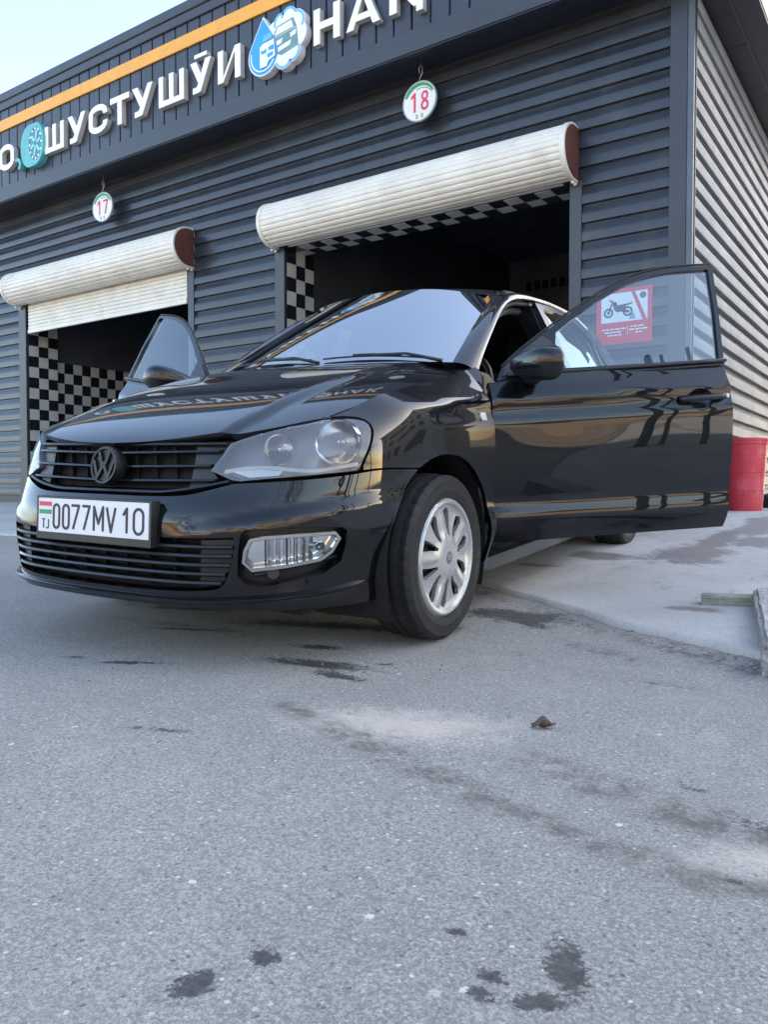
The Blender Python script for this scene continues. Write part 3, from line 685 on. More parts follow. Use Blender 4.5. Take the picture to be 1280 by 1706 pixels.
# symmetric at y=0: mirror the front nodes so the nose is smooth across the centre line
_mir = _lev[:, 1:5][:, ::-1].copy(); _mir[:, :, 1] *= -1
_levm = np.concatenate([_mir, _lev], 1); _SNm = np.r_[-SN[1:5][::-1], SN]; _ssm = Spl(_SNm)
def shell(s, z):
    """body skin below the waist; s runs from the nose centre round the left side to the tail centre"""
    s = np.atleast_1d(np.asarray(s, float)); z = np.atleast_1d(np.asarray(z, float)); s, z = np.broadcast_arrays(s, z); s = s.ravel(); z = z.ravel()
    sg = np.where(s < 0, -1.0, 1.0); s = np.abs(s)
    D = _ssm(np.swapaxes(_levm, 0, 1), s)            # (N, levels, 2)
    P = _sz(np.swapaxes(D, 0, 1), z)                 # (N, 2)
    x, y = P[:, 0].copy(), P[:, 1].copy()
    # waist crease and scallop below it
    zc = .850-.037*x; wc = ss(.28, -.05, x)*ss(-3.2, -2.7, x)
    dz = z-zc
    scal = -.0105*np.exp(-((dz+.045)/.032)**2)*ss(.004, -.004, dz)
    y += wc*(scal-.010*ss(-.004, .05, dz))
    # raised lower door moulding: upward facing ledge
    wl = ss(-.28, -.42, x)*ss(-2.4, -2.2, x)
    y += wl*(.026*ss(.475, .385, z)-.034*ss(.375, .25, z))
    # bumper: ledge running out to the corners
    ay = np.abs(y); zr = .478+.085*np.clip((ay-.30)/.45, 0, 1.1); wb = ss(.22, .66, ay)*ss(.18, .36, x)
    off = wb*.015*(ss(.004, -.040, z-zr)-ss(-.10, -.24, z-zr))
    ang = np.radians(78)*np.clip(ay/.78, 0, 1)**2
    x += off*np.cos(ang); y += np.sign(y)*off*np.sin(ang)
    # lip along the bottom edge
    lip = .005*ss(.285, .235, z)*ss(.30, .40, x); x += lip*np.cos(ang); y += np.sign(y)*lip*np.sin(ang)
    return np.stack([x, y*sg, z], 1)
def s_at(z, x=None, y=None):
    q = np.linspace(0, SN[-1], 4000); P = shell(q, np.full_like(q, z))
    if x is not None: i = int(np.argmin(np.abs(P[:, 0]-x)))
    else: h = int(np.argmax(P[:, 1])); i = int(np.argmin(np.abs(P[:h, 1]-y)))
    return float(q[i])
# bonnet, glass, roof
_hx = Spl([-.50, -.27, -.05, .15, .40, .60, .72, .772, .80]); _hd = np.array([1.052, 1.036, 1.001, .956, .885, .812, .760, .728, .705])
def bonnet_z(x, y):
    x = np.asarray(x, float); ay = np.abs(np.asarray(y, float))
    c = _hx(_hd, x.ravel()).reshape(x.shape)
    yr = .405+.105*np.clip(.72-x, 0, 1.1)
    front = ss(.80, .66, x)
    return c-.016*(ay/.68)**2-.037*(ay/.68)**6-(.006+.009*front)*ss(-.004, .055, ay-yr)*ss(.775, .70, x)
def bonnet(x, y): return np.stack([x, y, bonnet_z(x, y)], 1)
def windscreen(u, v):
    """u -1..1 across, v 0..1 from cowl to header"""
    yb, yt = .635, .515
    y = u*(yb+(yt-yb)*v)
    x0 = -.285-.135*np.abs(u)**2.2; x1 = -.985-.125*np.abs(u)**2.2
    z0 = 1.036-.012*np.abs(u)**3; z1 = 1.440-.045*np.abs(u)**2.2
    x = x0+(x1-x0)*v; z = z0+(z1-z0)*v+.010*np.sin(np.pi*v)*(1-.3*u*u)
    return np.stack([x, y, z], 1)
_rx = Spl([-.95, -1.1, -1.4, -1.7, -2.1, -2.45, -2.65][::-1]); _rz = np.array([1.430, 1.448, 1.466, 1.470, 1.458, 1.425, 1.388][::-1])
def roof_z(x, y):
    x = np.asarray(x, float); return _rx(_rz, x.ravel()).reshape(x.shape)-.045*(np.abs(y)/.56)**2.4
def roof(x, y): return np.stack([x, y, roof_z(x, y)], 1)
def side_y(x, z):
    """side glass plane above the waist"""
    return .800-.46*(z-.95)-.055*np.clip(z-1.2, 0, 1)-.095*((x+1.6)/1.4)**2

# ================================================================ the car: panels
def inside(P, poly):
    x, y = P[:, 0], P[:, 1]; r_ = np.zeros(len(P), bool); n = len(poly)
    for i in range(n):
        (x0, y0), (x1, y1) = poly[i], poly[(i+1) % n]
        if y0 == y1: continue
        c = ((y0 > y) != (y1 > y)) & (x < (x1-x0)*(y-y0)/(y1-y0)+x0); r_ ^= c
    return r_
def dens(poly, st):
    out = []
    for i in range(len(poly)):
        a, b = np.array(poly[i], float), np.array(poly[(i+1) % len(poly)], float); k = max(1, int(math.ceil(np.linalg.norm(b-a)/st)))
        out += [tuple(a+(b-a)*q/k) for q in range(k)]
    return out
def smoothpoly(pts, n=6, closed=False):
    """Catmull-Rom through points (open)"""
    P = [np.array(p, float) for p in pts]; out = []
    for i in range(len(P)-1):
        a, b, c, d = P[max(i-1, 0)], P[i], P[i+1], P[min(i+2, len(P)-1)]
        for k in range(n):
            t = k/n; out.append(tuple(.5*((2*b)+(-a+c)*t+(2*a-5*b+4*c-d)*t*t+(-a+3*b-3*c+d)*t**3)))
    out.append(tuple(P[-1])); return out
def panel_me(name, fn, outer, holes=(), st=.025, m=None, flange=.012, sgn=1, off=0., flip=False, org=(0, 0, 0), gap=0.):
    """a sheet cut out of a smooth surface, with turned-in edges"""
    loops = [dens(outer, st*.7)]+[dens(h, st*.6) for h in holes]
    pts = []; ed = []
    for lp in loops:
        b = len(pts); pts += lp; ed += [(b+i, b+(i+1) % len(lp)) for i in range(len(lp))]
    B = np.array(pts); lo, hi = B.min(0), B.max(0)
    gx, gy = np.meshgrid(np.arange(lo[0], hi[0], st), np.arange(lo[1], hi[1], st)); G = np.stack([gx.ravel(), gy.ravel()], 1)
    k = inside(G, loops[0])
    for h in loops[1:]: k &= ~inside(G, h)
    G = G[k]
    if len(G):
        dmin = np.full(len(G), 9.)
        for i in range(0, len(B), 200): dmin = np.minimum(dmin, np.sqrt(((G[:, None, :]-B[None, i:i+200])**2).sum(2)).min(1))
        G = G[dmin > st*.42]
    allp = [Vector(p) for p in pts]+[Vector(p) for p in G]
    r_ = delaunay_2d_cdt(allp, ed, [], 0, 1e-6)
    V2 = np.array([tuple(v) for v in r_[0]]); T = np.array([tuple(f) for f in r_[2]])
    cen = V2[T].mean(1); k = inside(cen, loops[0])
    for h in loops[1:]: k &= ~inside(cen, h)
    T = T[k]
    P = fn(V2[:, 0], V2[:, 1]); e = .0015
    du = fn(V2[:, 0]+e, V2[:, 1])-fn(V2[:, 0]-e, V2[:, 1]); dv = fn(V2[:, 0], V2[:, 1]+e)-fn(V2[:, 0], V2[:, 1]-e)
    N = np.cross(du, dv); N /= np.linalg.norm(N, axis=1)[:, None]+1e-12
    if flip: N = -N; T = T[:, ::-1]
    P = P+N*off
    edges = {}
    for t in T:
        for i in range(3): edges[(int(t[i]), int(t[(i+1) % 3]))] = 1
    bd = [(a, b) for a, b in edges if (b, a) not in edges]
    verts = list(P); nor = list(N); faces = [tuple(int(q) for q in t) for t in T]
    if flange:
        mp = {}
        def dup(i):
            if i not in mp:
                mp[i] = (len(verts), len(verts)+1); verts.append(P[i]); verts.append(P[i]-N[i]*flange); nor.extend([None, None])
            return mp[i]
        for a, b in bd:
            a0, a1 = dup(a); b0, b1 = dup(b); faces.append((b0, a0, a1, b1))
            d = P[b]-P[a]; s_ = np.cross(d, N[a]); s_ /= np.linalg.norm(s_)+1e-12
            for q in (a0, a1, b0, b1): nor[q] = s_ if nor[q] is None else nor[q]+s_
        nor = [n_/(np.linalg.norm(n_)+1e-12) for n_ in nor]
    V = np.array(verts)-np.array(org); NN = np.array(nor)
    if sgn < 0:
        V = V*np.array([1, -1, 1]); NN = NN*np.array([1, -1, 1]); faces = [f[::-1] for f in faces]
    me = mesh(name, V, faces, m, True)
    me.normals_split_custom_set_from_vertices([tuple(n_) for n_ in NN])
    return me
def near_shell(pt, s0=None):
    """(s, z) of the skin point nearest to a 3d point"""
    pt = np.array(pt); s_, z_, w_ = (s_at(min(max(pt[2], .2), 1.0), x=pt[0]) if s0 is None else s0), pt[2], .12
    for _ in range(7):
        g = np.linspace(-w_, w_, 13); S, Z = np.meshgrid(s_+g, z_+g*.6); Q = shell(S.ravel(), Z.ravel()); i = int(np.argmin(((Q-pt)**2).sum(1)))
        s_, z_, w_ = float(S.ravel()[i]), float(Z.ravel()[i]), w_*.35
    return s_, z_

# --- car materials
def paint_mat():
    m, t, b = newmat('black_car_paint'); geo = t.new('TexCoord').outputs['Object']
    n1 = t.noise(geo, 3.0, 4); fl = t.new('TexVoronoi', {'Vector': geo, 'Scale': 900.0})
    c = t.mixc(t.ramp(n1, .3, .7), (.0012, .0015, .0028), (.0020, .0024, .0040))
    c = t.mixc(t.math('MULTIPLY', t.ramp(t.noise(geo, 6, 7, .75), .48, .78), .15), c, (.028, .027, .027))
    c = t.mixc(t.math('MULTIPLY', t.ramp(t.noise(geo, 160, 3, .6), .64, .72), .12), c, (.06, .058, .055))
    t.l.new(c, b.inputs['Base Color']); b.inputs['Roughness'].default_value = .4; b.inputs['Specular IOR Level'].default_value = .08
    b.inputs['Coat Weight'].default_value = 1.0; b.inputs['Coat IOR'].default_value = 1.52
    t.l.new(t.math('ADD', .012, t.math('MULTIPLY', t.ramp(t.noise(geo, 5, 6, .7), .45, .95), .07)), b.inputs['Coat Roughness'])
    bn2 = t.new('Bump', {'Strength': .02, 'Distance': .004, 'Height': t.noise(geo, 2.6, 1)})
    t.l.new(bn2.outputs[0], b.inputs['Coat Normal'])
    return m
paint = paint_mat()
bplas = mat('black_plastic', (.008, .009, .011), .42, var=.25, vscale=20, bump=.1, bscale=200, dirt=(.025, .024, .023), dscale=9, dlo=.6, dhi=.9)
bglos = mat('black_gloss_plastic', (.010, .011, .014), .16, var=.2)
matte = mat('matte_black', (.006, .006, .007), .85)
rubber = mat('tyre_rubber', (.011, .011, .012), .72, var=.3, vscale=18, bump=.3, bscale=120, dirt=(.05, .046, .042), dscale=11, dlo=.52, dhi=.78)
silver = mat('hubcap_silver', (.47, .475, .475), .33, metal=.5, var=.08, vscale=14, dirt=(.30, .29, .275), dscale=20, dlo=.58, dhi=.85)
chrome = mat('reflector_chrome', (.78, .78, .77), .17, metal=1.0, var=.05)
hgrey = mat('headlight_bezel', (.17, .18, .195), .35, metal=.25, var=.1)
glass_w = glassmat('windscreen_glass', (.30, .36, .38), 7.0)
glass_d = glassmat('door_glass', (.52, .67, .75), 2.2)
glass_r = glassmat('rear_door_glass', (.06, .07, .07), 2.0)
def lens_mat(name, haze, ior=1.5):
    m, t, b = newmat(name); t.n.remove(b); out = t.n['Material Output']
    tr = t.new('BsdfTransparent', {'Color': (.93, .95, .97, 1)}); df = t.new('BsdfDiffuse', {'Color': (.42, .45, .50, 1)})
    gl = t.new('BsdfGlossy', {'Color': (1, 1, 1, 1), 'Roughness': .035})
    geo = t.new('NewGeometry').outputs['Position']
    hz = t.math('MULTIPLY', t.math('ADD', .75, t.math('MULTIPLY', t.noise(geo, 5, 3, .5), .5)), haze)
    m1 = t.new('MixShader', {0: hz, 1: tr.outputs[0], 2: df.outputs[0]})
    m2 = t.new('MixShader', {0: t.new('Fresnel', {'IOR': ior}).outputs[0], 1: m1.outputs[0], 2: gl.outputs[0]})
    t.l.new(m2.outputs[0], out.inputs[0]); return m
lens = lens_mat('hazed_headlight_lens', .24); lens2 = lens_mat('fog_lens', .08)
seatm = mat('seat_fabric', (.03, .03, .032), .9, var=.2, vscale=30)

car = empty('car'); tag(car, 'black four door saloon car with both front doors open on the ramp', 'car')
_M = np.array([[0.0568, 0.9979, 0.0311], [-0.9959, 0.0589, -0.0686], [-0.0703, -0.0271, 0.9972]]); _U, _, _V = np.linalg.svd(_M); _M = _U@_V
MW = Matrix(_M.tolist()).to_4x4(); MW.translation = Vector((-2.2562, 2.4521, .0215))
car.matrix_world = MW
def cp(name, me, parent=None, loc=None, rot=None): return link(name, me, parent or car, loc, rot)
def ps(name, outer, holes=(), st=.025, m=paint, **k): return panel_me(name, shell, outer, holes, st, m, **k)
sx = lambda x, z=.55: s_at(z, x=x)
AC, AR = (.008, .302), .368
def arch(th0, th1, n=24, ax=None, r=None):
    ax = AC[0] if ax is None else ax; r = r or AR
    return [(ax+r*math.cos(R(th0+(th1-th0)*i/(n-1))), AC[1]+r*math.sin(R(th0+(th1-th0)*i/(n-1)))) for i in range(n)]
def xz2sz(pts): return [(s_at(min(max(z, .2), .95), x=x), z) for x, z in pts]
# --- bonnet
seam = [(.49, .645), (.34, .672), (.186, .69), (-.02, .697), (-.226, .70), (-.40, .695)]
front = smoothpoly([(.772, 0), (.768, .12), (.755, .24), (.733, .34), (.700, .43), (.655, .505), (.60, .565), (.49, .645)], 3)
side_ = smoothpoly(seam, 5)[1:]
rear = smoothpoly([(-.40, .695), (-.375, .60), (-.315, .40), (-.275, .2), (-.265, 0)], 4)[1:]
half = front+side_+rear
full = half+[(x, -y) for x, y in half[1:-1]][::-1]
cp('bonnet', panel_me('bonnet', bonnet, full, (), .022, paint, .02))
# --- front bumper
LG = smoothpoly([(0, .446), (.25, .447), (.45, .450), (.516, .452)], 3)+[(.520, .43), (.513, .39)]+smoothpoly([(.500, .34), (.478, .303), (.42, .292), (.25, .285), (0, .283)], 3)
LGf = LG[:-1]+[LG[-1]]+[(-a, b) for a, b in LG[1:-1]][::-1]
FOG = [(.548, .474), (.70, .476), (.820, .466), (.834, .455), (.834, .416), (.822, .36), (.769, .328), (.598, .301), (.549, .309), (.525, .337), (.527, .40), (.535, .46)]
top = smoothpoly([(0, .566), (.22, .566), (.34, .571), (.42, .588), (.490, .605)], 4)+smoothpoly([(.56, .6075), (.688, .612), (.80, .618), (.872, .624), (.987, .633), (s_at(.626, x=.190), .626)], 3)
ar = xz2sz(arch(61, -12, 16))
bot = smoothpoly([(s_at(.22, x=.36), .215), (.88, .216), (.6, .226), (.35, .236), (0, .236)], 3)
half = top+ar+bot
full = half+[(-a, b) for a, b in half[1:-1]][::-1]
bump = cp('front_bumper', ps('front_bumper', full, [LGf, FOG, [(-a, b) for a, b in FOG][::-1]], .012, flange=.03))
# splitter lip along the foot of the bumper
bm = bmesh.new(); rings = []
for q in np.linspace(-.965, .965, 61):
    z0 = .262+.026*(abs(q)/.965)**3; e_ = .003; p0 = shell(q, z0)[0]; du = shell(q+e_, z0)[0]-shell(q-e_, z0)[0]; nn = np.array([du[1], -du[0], 0]); nn /= np.linalg.norm(nn); tp = min(1, (.967-abs(q))/.12+.15)
    if nn[0]*p0[0]+nn[1]*p0[1] < 0: nn = -nn
    rings.append([bm.verts.new(p0+nn*a+np.array([0, 0, b])) for a, b in ((-.01, .012*tp), (.006*tp, .008*tp), (.016*tp, .001), (.015*tp, -.006*tp), (.004*tp, -.012*tp), (-.01, -.014*tp))])
for a, b in zip(rings, rings[1:]):
    for i in range(5): f_ = bm.faces.new((a[i], b[i], b[i+1], a[i+1])); f_.smooth = True
bmesh.ops.recalc_face_normals(bm, faces=bm.faces)
cp('bumper_lip', bm_mesh('bumper_lip', bm, paint, angle=50), bump)
# parking sensor blank and tow cover on the bumper
for s_, z_ in ((-.79, .455),):
    p = shell(s_, z_)[0]; cp('sensor_hole', panel_me('sensor_hole', shell, circ(s_, z_, .024, .030, 20), (), .01, matte, 0, off=.002), bump)
# --- front wings, headlights, seen as left (+1) and right (-1)
HL = [(.406, .643), (.439, .696), (.453, .726), (.526, .752), (.608, .774), (.748, .793), (.882, .797), (.915, .795), (.938, .789), (.949, .778), (.949, .762), (.922, .705), (.897, .652), (.889, .640), (.872, .634), (.725, .625), (.578, .617), (.508, .611), (.483, .614)]
HLc = HL
wing_top = [near_shell((x, y, float(bonnet_z(np.array([x]), np.array([y]))[0]))) for x, y in smoothpoly(seam, 3)]
def grow(poly, d):
    c = np.mean(poly, 0); P = np.array(poly); n = len(P); out = []
    for i in range(n):
        t = P[(i+1) % n]-P[i-1]; q = np.array([t[1], -t[0]])/(np.linalg.norm(t)+1e-9)
        if np.dot(q, P[i]-c) < 0: q = -q
        out.append(tuple(P[i]+q*d))
    return out
seam_low = smoothpoly([(.905, .636), (.987, .639), (s_at(.632, x=.194), .632)], 3)
wing = [(.766, .800), (.882, .804), (.922, .801), (.946, .793), (.957, .780), (.957, .760), (.930, .703), (.905, .650)]+seam_low+xz2sz(arch(63, 172, 30))+[(s_at(.30, x=-.362), .30), (s_at(.22, x=-.366), .215), (s_at(.22, x=-.380), .215), (s_at(.5, x=-.380), .5), (s_at(.86, x=-.380), .86), near_shell((-.384, .775, .935)), near_shell((-.405, .705, .985))]
wing += [(a, b) for a, b in wing_top[::-1] if a < s_at(.95, x=-.39) and a > .80]
for sg in (1, -1):
    w_ = cp('front_wing', ps('front_wing', wing, (), .022, flange=.016, sgn=sg))
    w_.data.name = 'front_wing'
    # arch liner
    bm = bmesh.new(); n = 26
    r0 = [[bm.verts.new((AC[0]+(AR+.012)*math.cos(R(-25+230*i/n)), sg*y, AC[1]+(AR+.012)*math.sin(R(-25+230*i/n)))) for i in range(n+1)] for y in (.45, .80)]
    for i in range(n): bm.faces.new((r0[0][i], r0[0][i+1], r0[1][i+1], r0[1][i]))
    v = [r0[0][i] for i in range(n+1)]; bm.faces.new(v)
    cp('arch_liner', bm_mesh('arch_liner', bm, matte, True), w_)
    # headlight: clear cover, bezel bowl, two reflectors, light strip
    h = cp('headlight', panel_me('headlight', shell, grow(HL, -.002), (), .02, lens, .012, sgn=sg, off=-.001))
    inn = lambda s_, z_: shell(s_, z_)-np.stack([.075+0*np.atleast_1d(s_), .05+0*np.atleast_1d(s_), 0*np.atleast_1d(s_)], 1)*np.array([1, .8, 1])
    cp('bezel', panel_me('bezel', inn, grow(HL, .004), (), .02, hgrey, 0, sgn=sg), h)
    lp = dens(grow(HL, -.003), .02); a3 = shell([p[0] for p in lp], [p[1] for p in lp])-np.array([.004, .003, 0]); b3 = inn(np.array([p[0] for p in lp]), np.array([p[1] for p in lp])); n = len(lp)
    VV = np.r_[a3, b3]*np.array([1, sg, 1]); cp('bezel_wall', mesh('bezel_wall', VV, [(i, (i+1) % n, n+(i+1) % n, n+i) for i in range(n)], hgrey, True), h)
    for (s_, z_), rad, dep in (((.795, .722), .066, .055), ((.600, .702), .044, .05)):
        p = shell(s_, z_)[0]; c = np.array([p[0]-.035, p[1]-.022, p[2]])
        prof = [(.008, -dep), (rad*.45, -dep*.86), (rad*.75, -dep*.5), (rad*.95, -dep*.08), (rad, 0), (rad*1.07, .004), (rad*1.10, -.004), (rad*1.10, -.03)]
        o = cp('reflector', lathe_me('reflector', prof, chrome, 36), h); d = Vector((1, .32*sg, .02)).normalized()
        o.location = (c[0], c[1]*sg, c[2]); o.rotation_euler = d.to_track_quat('Z', 'Y').to_euler()
        o = cp('bulb', lathe_me('bulb', [(0, .022), (.006, .02), (.010, .012), (.010, -.03)], chrome, 16), h); o.location = (c[0]-.02, (c[1]-.006)*sg, c[2]); o.rotation_euler = d.to_track_quat('Z', 'Y').to_euler()
    strip = smoothpoly([(.452, .645), (.52, .655), (.60, .655), (.66, .648), (.74, .644), (.885, .660)], 4)
    st2 = strip+[(a, b-.011) for a, b in strip][::-1]
    inn2 = lambda s_, z_: shell(s_, z_)-np.stack([.012+0*np.atleast_1d(s_), .008+0*np.atleast_1d(s_), 0*np.atleast_1d(s_)], 1)
    cp('light_strip', panel_me('light_strip', inn2, st2, (), .012, mat('strip_white', (.88, .88, .86), .3), .02, sgn=sg), h)
    ind = [(.475, .640), (.56, .645), (.63, .640), (.62, .627), (.53, .622)]
    cp('indicator', panel_me('indicator', inn2, ind, (), .012, mat('indicator_clear', (.72, .70, .62), .2, metal=.5), .02, sgn=sg), h)
    # fog light in its pocket
    pk = lambda s_, z_: shell(s_, z_)-np.stack([.045+0*np.atleast_1d(s_), .030+0*np.atleast_1d(s_), 0*np.atleast_1d(s_)], 1)
    pf = cp('fog_pocket', panel_me('fog_pocket', pk, grow(FOG, .01), (), .02, bplas, 0, sgn=sg), bump)
    FL = [(.547, .377), (.552, .41), (.564, .437), (.599, .443), (.70, .4455), (.798, .445), (.808, .434), (.787, .396), (.757, .376), (.66, .364), (.566, .357)]
    fg = cp('fog_light', panel_me('fog_light', shell, FL, (), .015, lens2, .012, sgn=sg, off=-.004))
    fi = lambda s_, z_: shell(s_, z_)-np.stack([.030+.006*np.sin(np.atleast_1d(s_)*330)*((np.atleast_1d(s_) > .60) & (np.atleast_1d(s_) < .73)), .02+0*np.atleast_1d(s_), 0*np.atleast_1d(s_)], 1)
    cp('fog_reflector', panel_me('fog_reflector', fi, grow(FL, .001), (), .006, mat('fog_chrome', (.85, .85, .84), .14, metal=1.0, var=.04), 0, sgn=sg), fg)
    lp = dens(grow(FL, -.001), .02); a3 = shell([p[0] for p in lp], [p[1] for p in lp])-np.array([.005, .003, 0]); b3 = a3-np.array([.026, .018, 0]); n = len(lp); cp('fog_wall', mesh('fog_wall', np.r_[a3, b3]*np.array([1, sg, 1]), [(i, (i+1) % n, n+(i+1) % n, n+i) for i in range(n)], hgrey, True), fg)
    cp('fog_bezel', panel_me('fog_bezel', shell, grow(FL, .010), [grow(FL, .0005)], .012, mat('fog_bezel_grey', (.30, .31, .32), .3, metal=.5), .035, sgn=sg, off=-.003), fg)
    p = shell(.745, .41)[0]; o = cp('bulb', lathe_me('bulb', [(0, .012), (.008, .01), (.013, 0), (.013, -.02)], chrome, 14), fg); o.location = (p[0]-.02, (p[1]-.012)*sg, p[2]); o.rotation_euler = (0, R(90), 0)
    # pocket clutter: clip and bar below the lamp
    b0, b1 = shell(.56, .335)[0], shell(.80, .375)[0]
    bm = bmesh.new(); tube(bm, [(b0[0]-.02, b0[1]*sg, b0[2]), (b1[0]-.025, b1[1]*sg*.985, b1[2])], .006, 6)
    cp('pocket_bar', bm_mesh('pocket_bar', bm, bplas), bump)
    p = shell(.62, .338)[0]; o = cp('pocket_cap', lathe_me('pocket_cap', [(0, .006), (.018, .006), (.020, -.02)], bplas, 20), bump); o.location = (p[0]-.018, (p[1]-.01)*sg, p[2]); o.rotation_euler = (0, R(80), R(35*sg))
    # side marker lamp
    mk = near_shell((-.288, .828, .802))
    o = cp('side_indicator', panel_me('side_indicator', shell, [(mk[0]+a, mk[1]+b) for a, b in ((-.024, -.008), (-.020, -.015), (.020, -.015), (.024, -.008), (.024, .008), (.020, .015), (-.020, .015), (-.024, .008))], (), .008, mat('marker_clear', (.72, .72, .70), .15, metal=.6), .006, sgn=sg, off=.006), w_)
    # reflector-less lower strip of the lip
# --- radiator grille between bonnet and bumper
def gsurf(dep): return lambda s_, z_: shell(s_, z_)-np.stack([dep+0*np.atleast_1d(s_), 0*np.atleast_1d(s_), 0*np.atleast_1d(s_)], 1)
GR = smoothpoly([(0, .730), (.15, .730), (.30, .731), (.42, .732), (.448, .728)], 3)+[(.436, .700), (.402, .643), (.440, .628), (.478, .611)]+smoothpoly([(.42, .595), (.34, .578), (.22, .571), (0, .571)], 3)
GRf = GR+[(-a, b) for a, b in GR[1:-1]][::-1]
gr = cp('radiator_grille', panel_me('radiator_grille', gsurf(.055), GRf, (), .03, matte, -.03))
def bar(name, pts, hz, dp, m, parent):
    """bar of rectangular section following the nose: pts are (s, z)"""
    bm = bmesh.new(); rings = []
    for s_, z_ in pts:
        p = shell(s_, z_)[0]; rings.append([bm.verts.new(v) for v in ((p[0]-dp, p[1], z_-hz), (p[0]-.004, p[1], z_-hz*.8), (p[0]+.001, p[1], z_-hz*.1), (p[0]-.003, p[1], z_+hz*.9), (p[0]-dp, p[1], z_+hz))])
    for a, b in zip(rings, rings[1:]):
        for i in range(5): f_ = bm.faces.new((a[i], a[(i+1) % 5], b[(i+1) % 5], b[i])); f_.smooth = True
    bm.faces.new(rings[0][::-1]); bm.faces.new(rings[-1]); bmesh.ops.recalc_face_normals(bm, faces=bm.faces)
    return cp(name, bm_mesh(name, bm, m, angle=40), parent)
for z0, e in ((.694, .425), (.651, .402), (.608, .425)):
    bar('slat', [(q, z0+.006*abs(q)/.4) for q in np.linspace(-e, e, 25)], .0055, .045, bglos, gr)
bar('surround', [(q, .577+.034*max(0, (abs(q)-.22)/.25)**1.5) for q in np.linspace(-.47, .47, 33)], .006, .03, bplas, gr)
bar('surround', [(q, .722) for q in np.linspace(-.44, .44, 25)], .006, .03, bplas, gr)
for q in np.linspace(-.33, .33, 9):
    p = shell(q, .65)[0]; cp('rib', box_me('rib', p[0]-.053, p[0]-.034, p[1]-.003, p[1]+.003, .585, .715, matte), gr)
for sg in (1, -1):
    cp('side_blank', panel_me('side_blank', gsurf(.018), [(.335, .720), (.440, .722), (.428, .697), (.398, .645), (.425, .618), (.36, .590), (.33, .588)], (), .02, bplas, .02, sgn=sg), gr)
# badge
bp = shell(0, .656)[0]
badge = cp('nose_badge', lathe_me('nose_badge', [(0, .004), (.050, .004), (.052, .012), (.059, .013), (.0615, .008), (.0615, -.03)], mat('badge_black', (.007, .008, .010), .5, var=.1), 48), gr)
badge.location = (bp[0]+.020, 0, .656); badge.rotation_euler = (0, R(80), 0)
bm = bmesh.new()
for pts in ([(-.024, .043), (-.0085, .006), (.0085, .006), (.024, .043)], [(-.046, .016), (-.025, -.038), (-.002, .0), (.002, .0), (.025, -.038), (.046, .016)]):
    prism(bm, stroke(pts, .0105), .004, .0125, lambda u, v, h: (-v, u, h))
bmesh.ops.recalc_face_normals(bm, faces=bm.faces)
cp('badge_letters', bm_mesh('badge_letters', bm, mat('badge_black', (.02, .02, .02))), badge)
# --- lower grille
lgp = cp('lower_grille', panel_me('lower_grille', gsurf(.06), [(a*1.01, b) for a, b in LGf], (), .03, matte, 0))
for i, z0 in enumerate((.425, .398, .371, .344, .317)):
    e = .512-.004*i if i < 3 else .49-.012*(i-3)
    bar('slat', [(q, z0-.004+.008*(1-(abs(q)/e)**2)*0) for q in np.linspace(-e, e, 29)], .0065, .04, bglos if i == 3 else bplas, lgp)
for q in np.linspace(-.40, .40, 9):
    p = shell(q, .36)[0]; cp('rib', box_me('rib', p[0]-.058, p[0]-.036, p[1]-.003, p[1]+.003, .295, .44, matte), lgp)
for sg in (1, -1):
    cp('side_blank', panel_me('side_blank', gsurf(.022), [(.405, .440), (.508, .443), (.504, .39), (.47, .308), (.40, .300)], (), .02, bplas, .02, sgn=sg), lgp)
# --- number plate
pl = cp('number_plate', box_me('number_plate', 0, .008, -.26, .26, -.056, .056, mat('plate_white', (.75, .75, .75)), .002)); pl.location = (.858, -.002, .494); pl.rotation_euler = (0, R(-5), 0)
bm = bmesh.new(); add_box(bm, -.028, .0065, -.2695, .2695, -.078, -.0575); add_box(bm, -.028, .0065, -.2695, .2695, .0575, .0625); add_box(bm, -.028, .0065, -.2695, -.2615, -.0574, .0574); add_box(bm, -.028, .0065, .2615, .2695, -.0574, .0574); add_box(bm, -.030, -.0005, -.265, .265, -.07, .06)
cp('plate_frame', bm_mesh('plate_frame', bm, bplas), pl)
ink = mat('plate_ink', (.012, .012, .014), .5)
def pchar(ch, x0, x1, y0=-.046, y1=.036, w_=.0085, m=ink, name='character'):
    h = y1-y0; a, b = x0+w_/2, x1-w_/2; c, d = y0+w_/2, y1-w_/2
    if ch == '0': r_ = (b-a)/2; st_ = stroke(circ((a+b)/2, d-r_, r_, n=14, a0=0, a1=180)+circ((a+b)/2, c+r_, r_, n=14, a0=180, a1=360), w_, True)
    elif ch == '7': st_ = stroke([(a, d), (b, d), (a+(b-a)*.22, c)], w_)
    elif ch == 'M': st_ = stroke([(a, c), (a, d), ((a+b)/2, c+h*.28), (b, d), (b, c)], w_)
    elif ch == 'V': st_ = stroke([(a, d), ((a+b)/2, c), (b, d)], w_)
    elif ch == '1': st_ = stroke([(a, d-h*.25), (b, d), (b, c)], w_)
    elif ch == 'T': st_ = stroke([(a, d), (b, d)], w_)+stroke([((a+b)/2, d), ((a+b)/2, c)], w_)
    elif ch == 'J': r_ = (b-a)/2; st_ = stroke([(b, d)]+circ((a+b)/2, c+r_, r_, n=10, a0=360, a1=190), w_)
    bm = bmesh.new(); prism(bm, st_, .0078, .0096, lambda u, v, h_: (h_, u, v)); return cp(name, bm_mesh(name, bm, m), pl)
k = .52/740
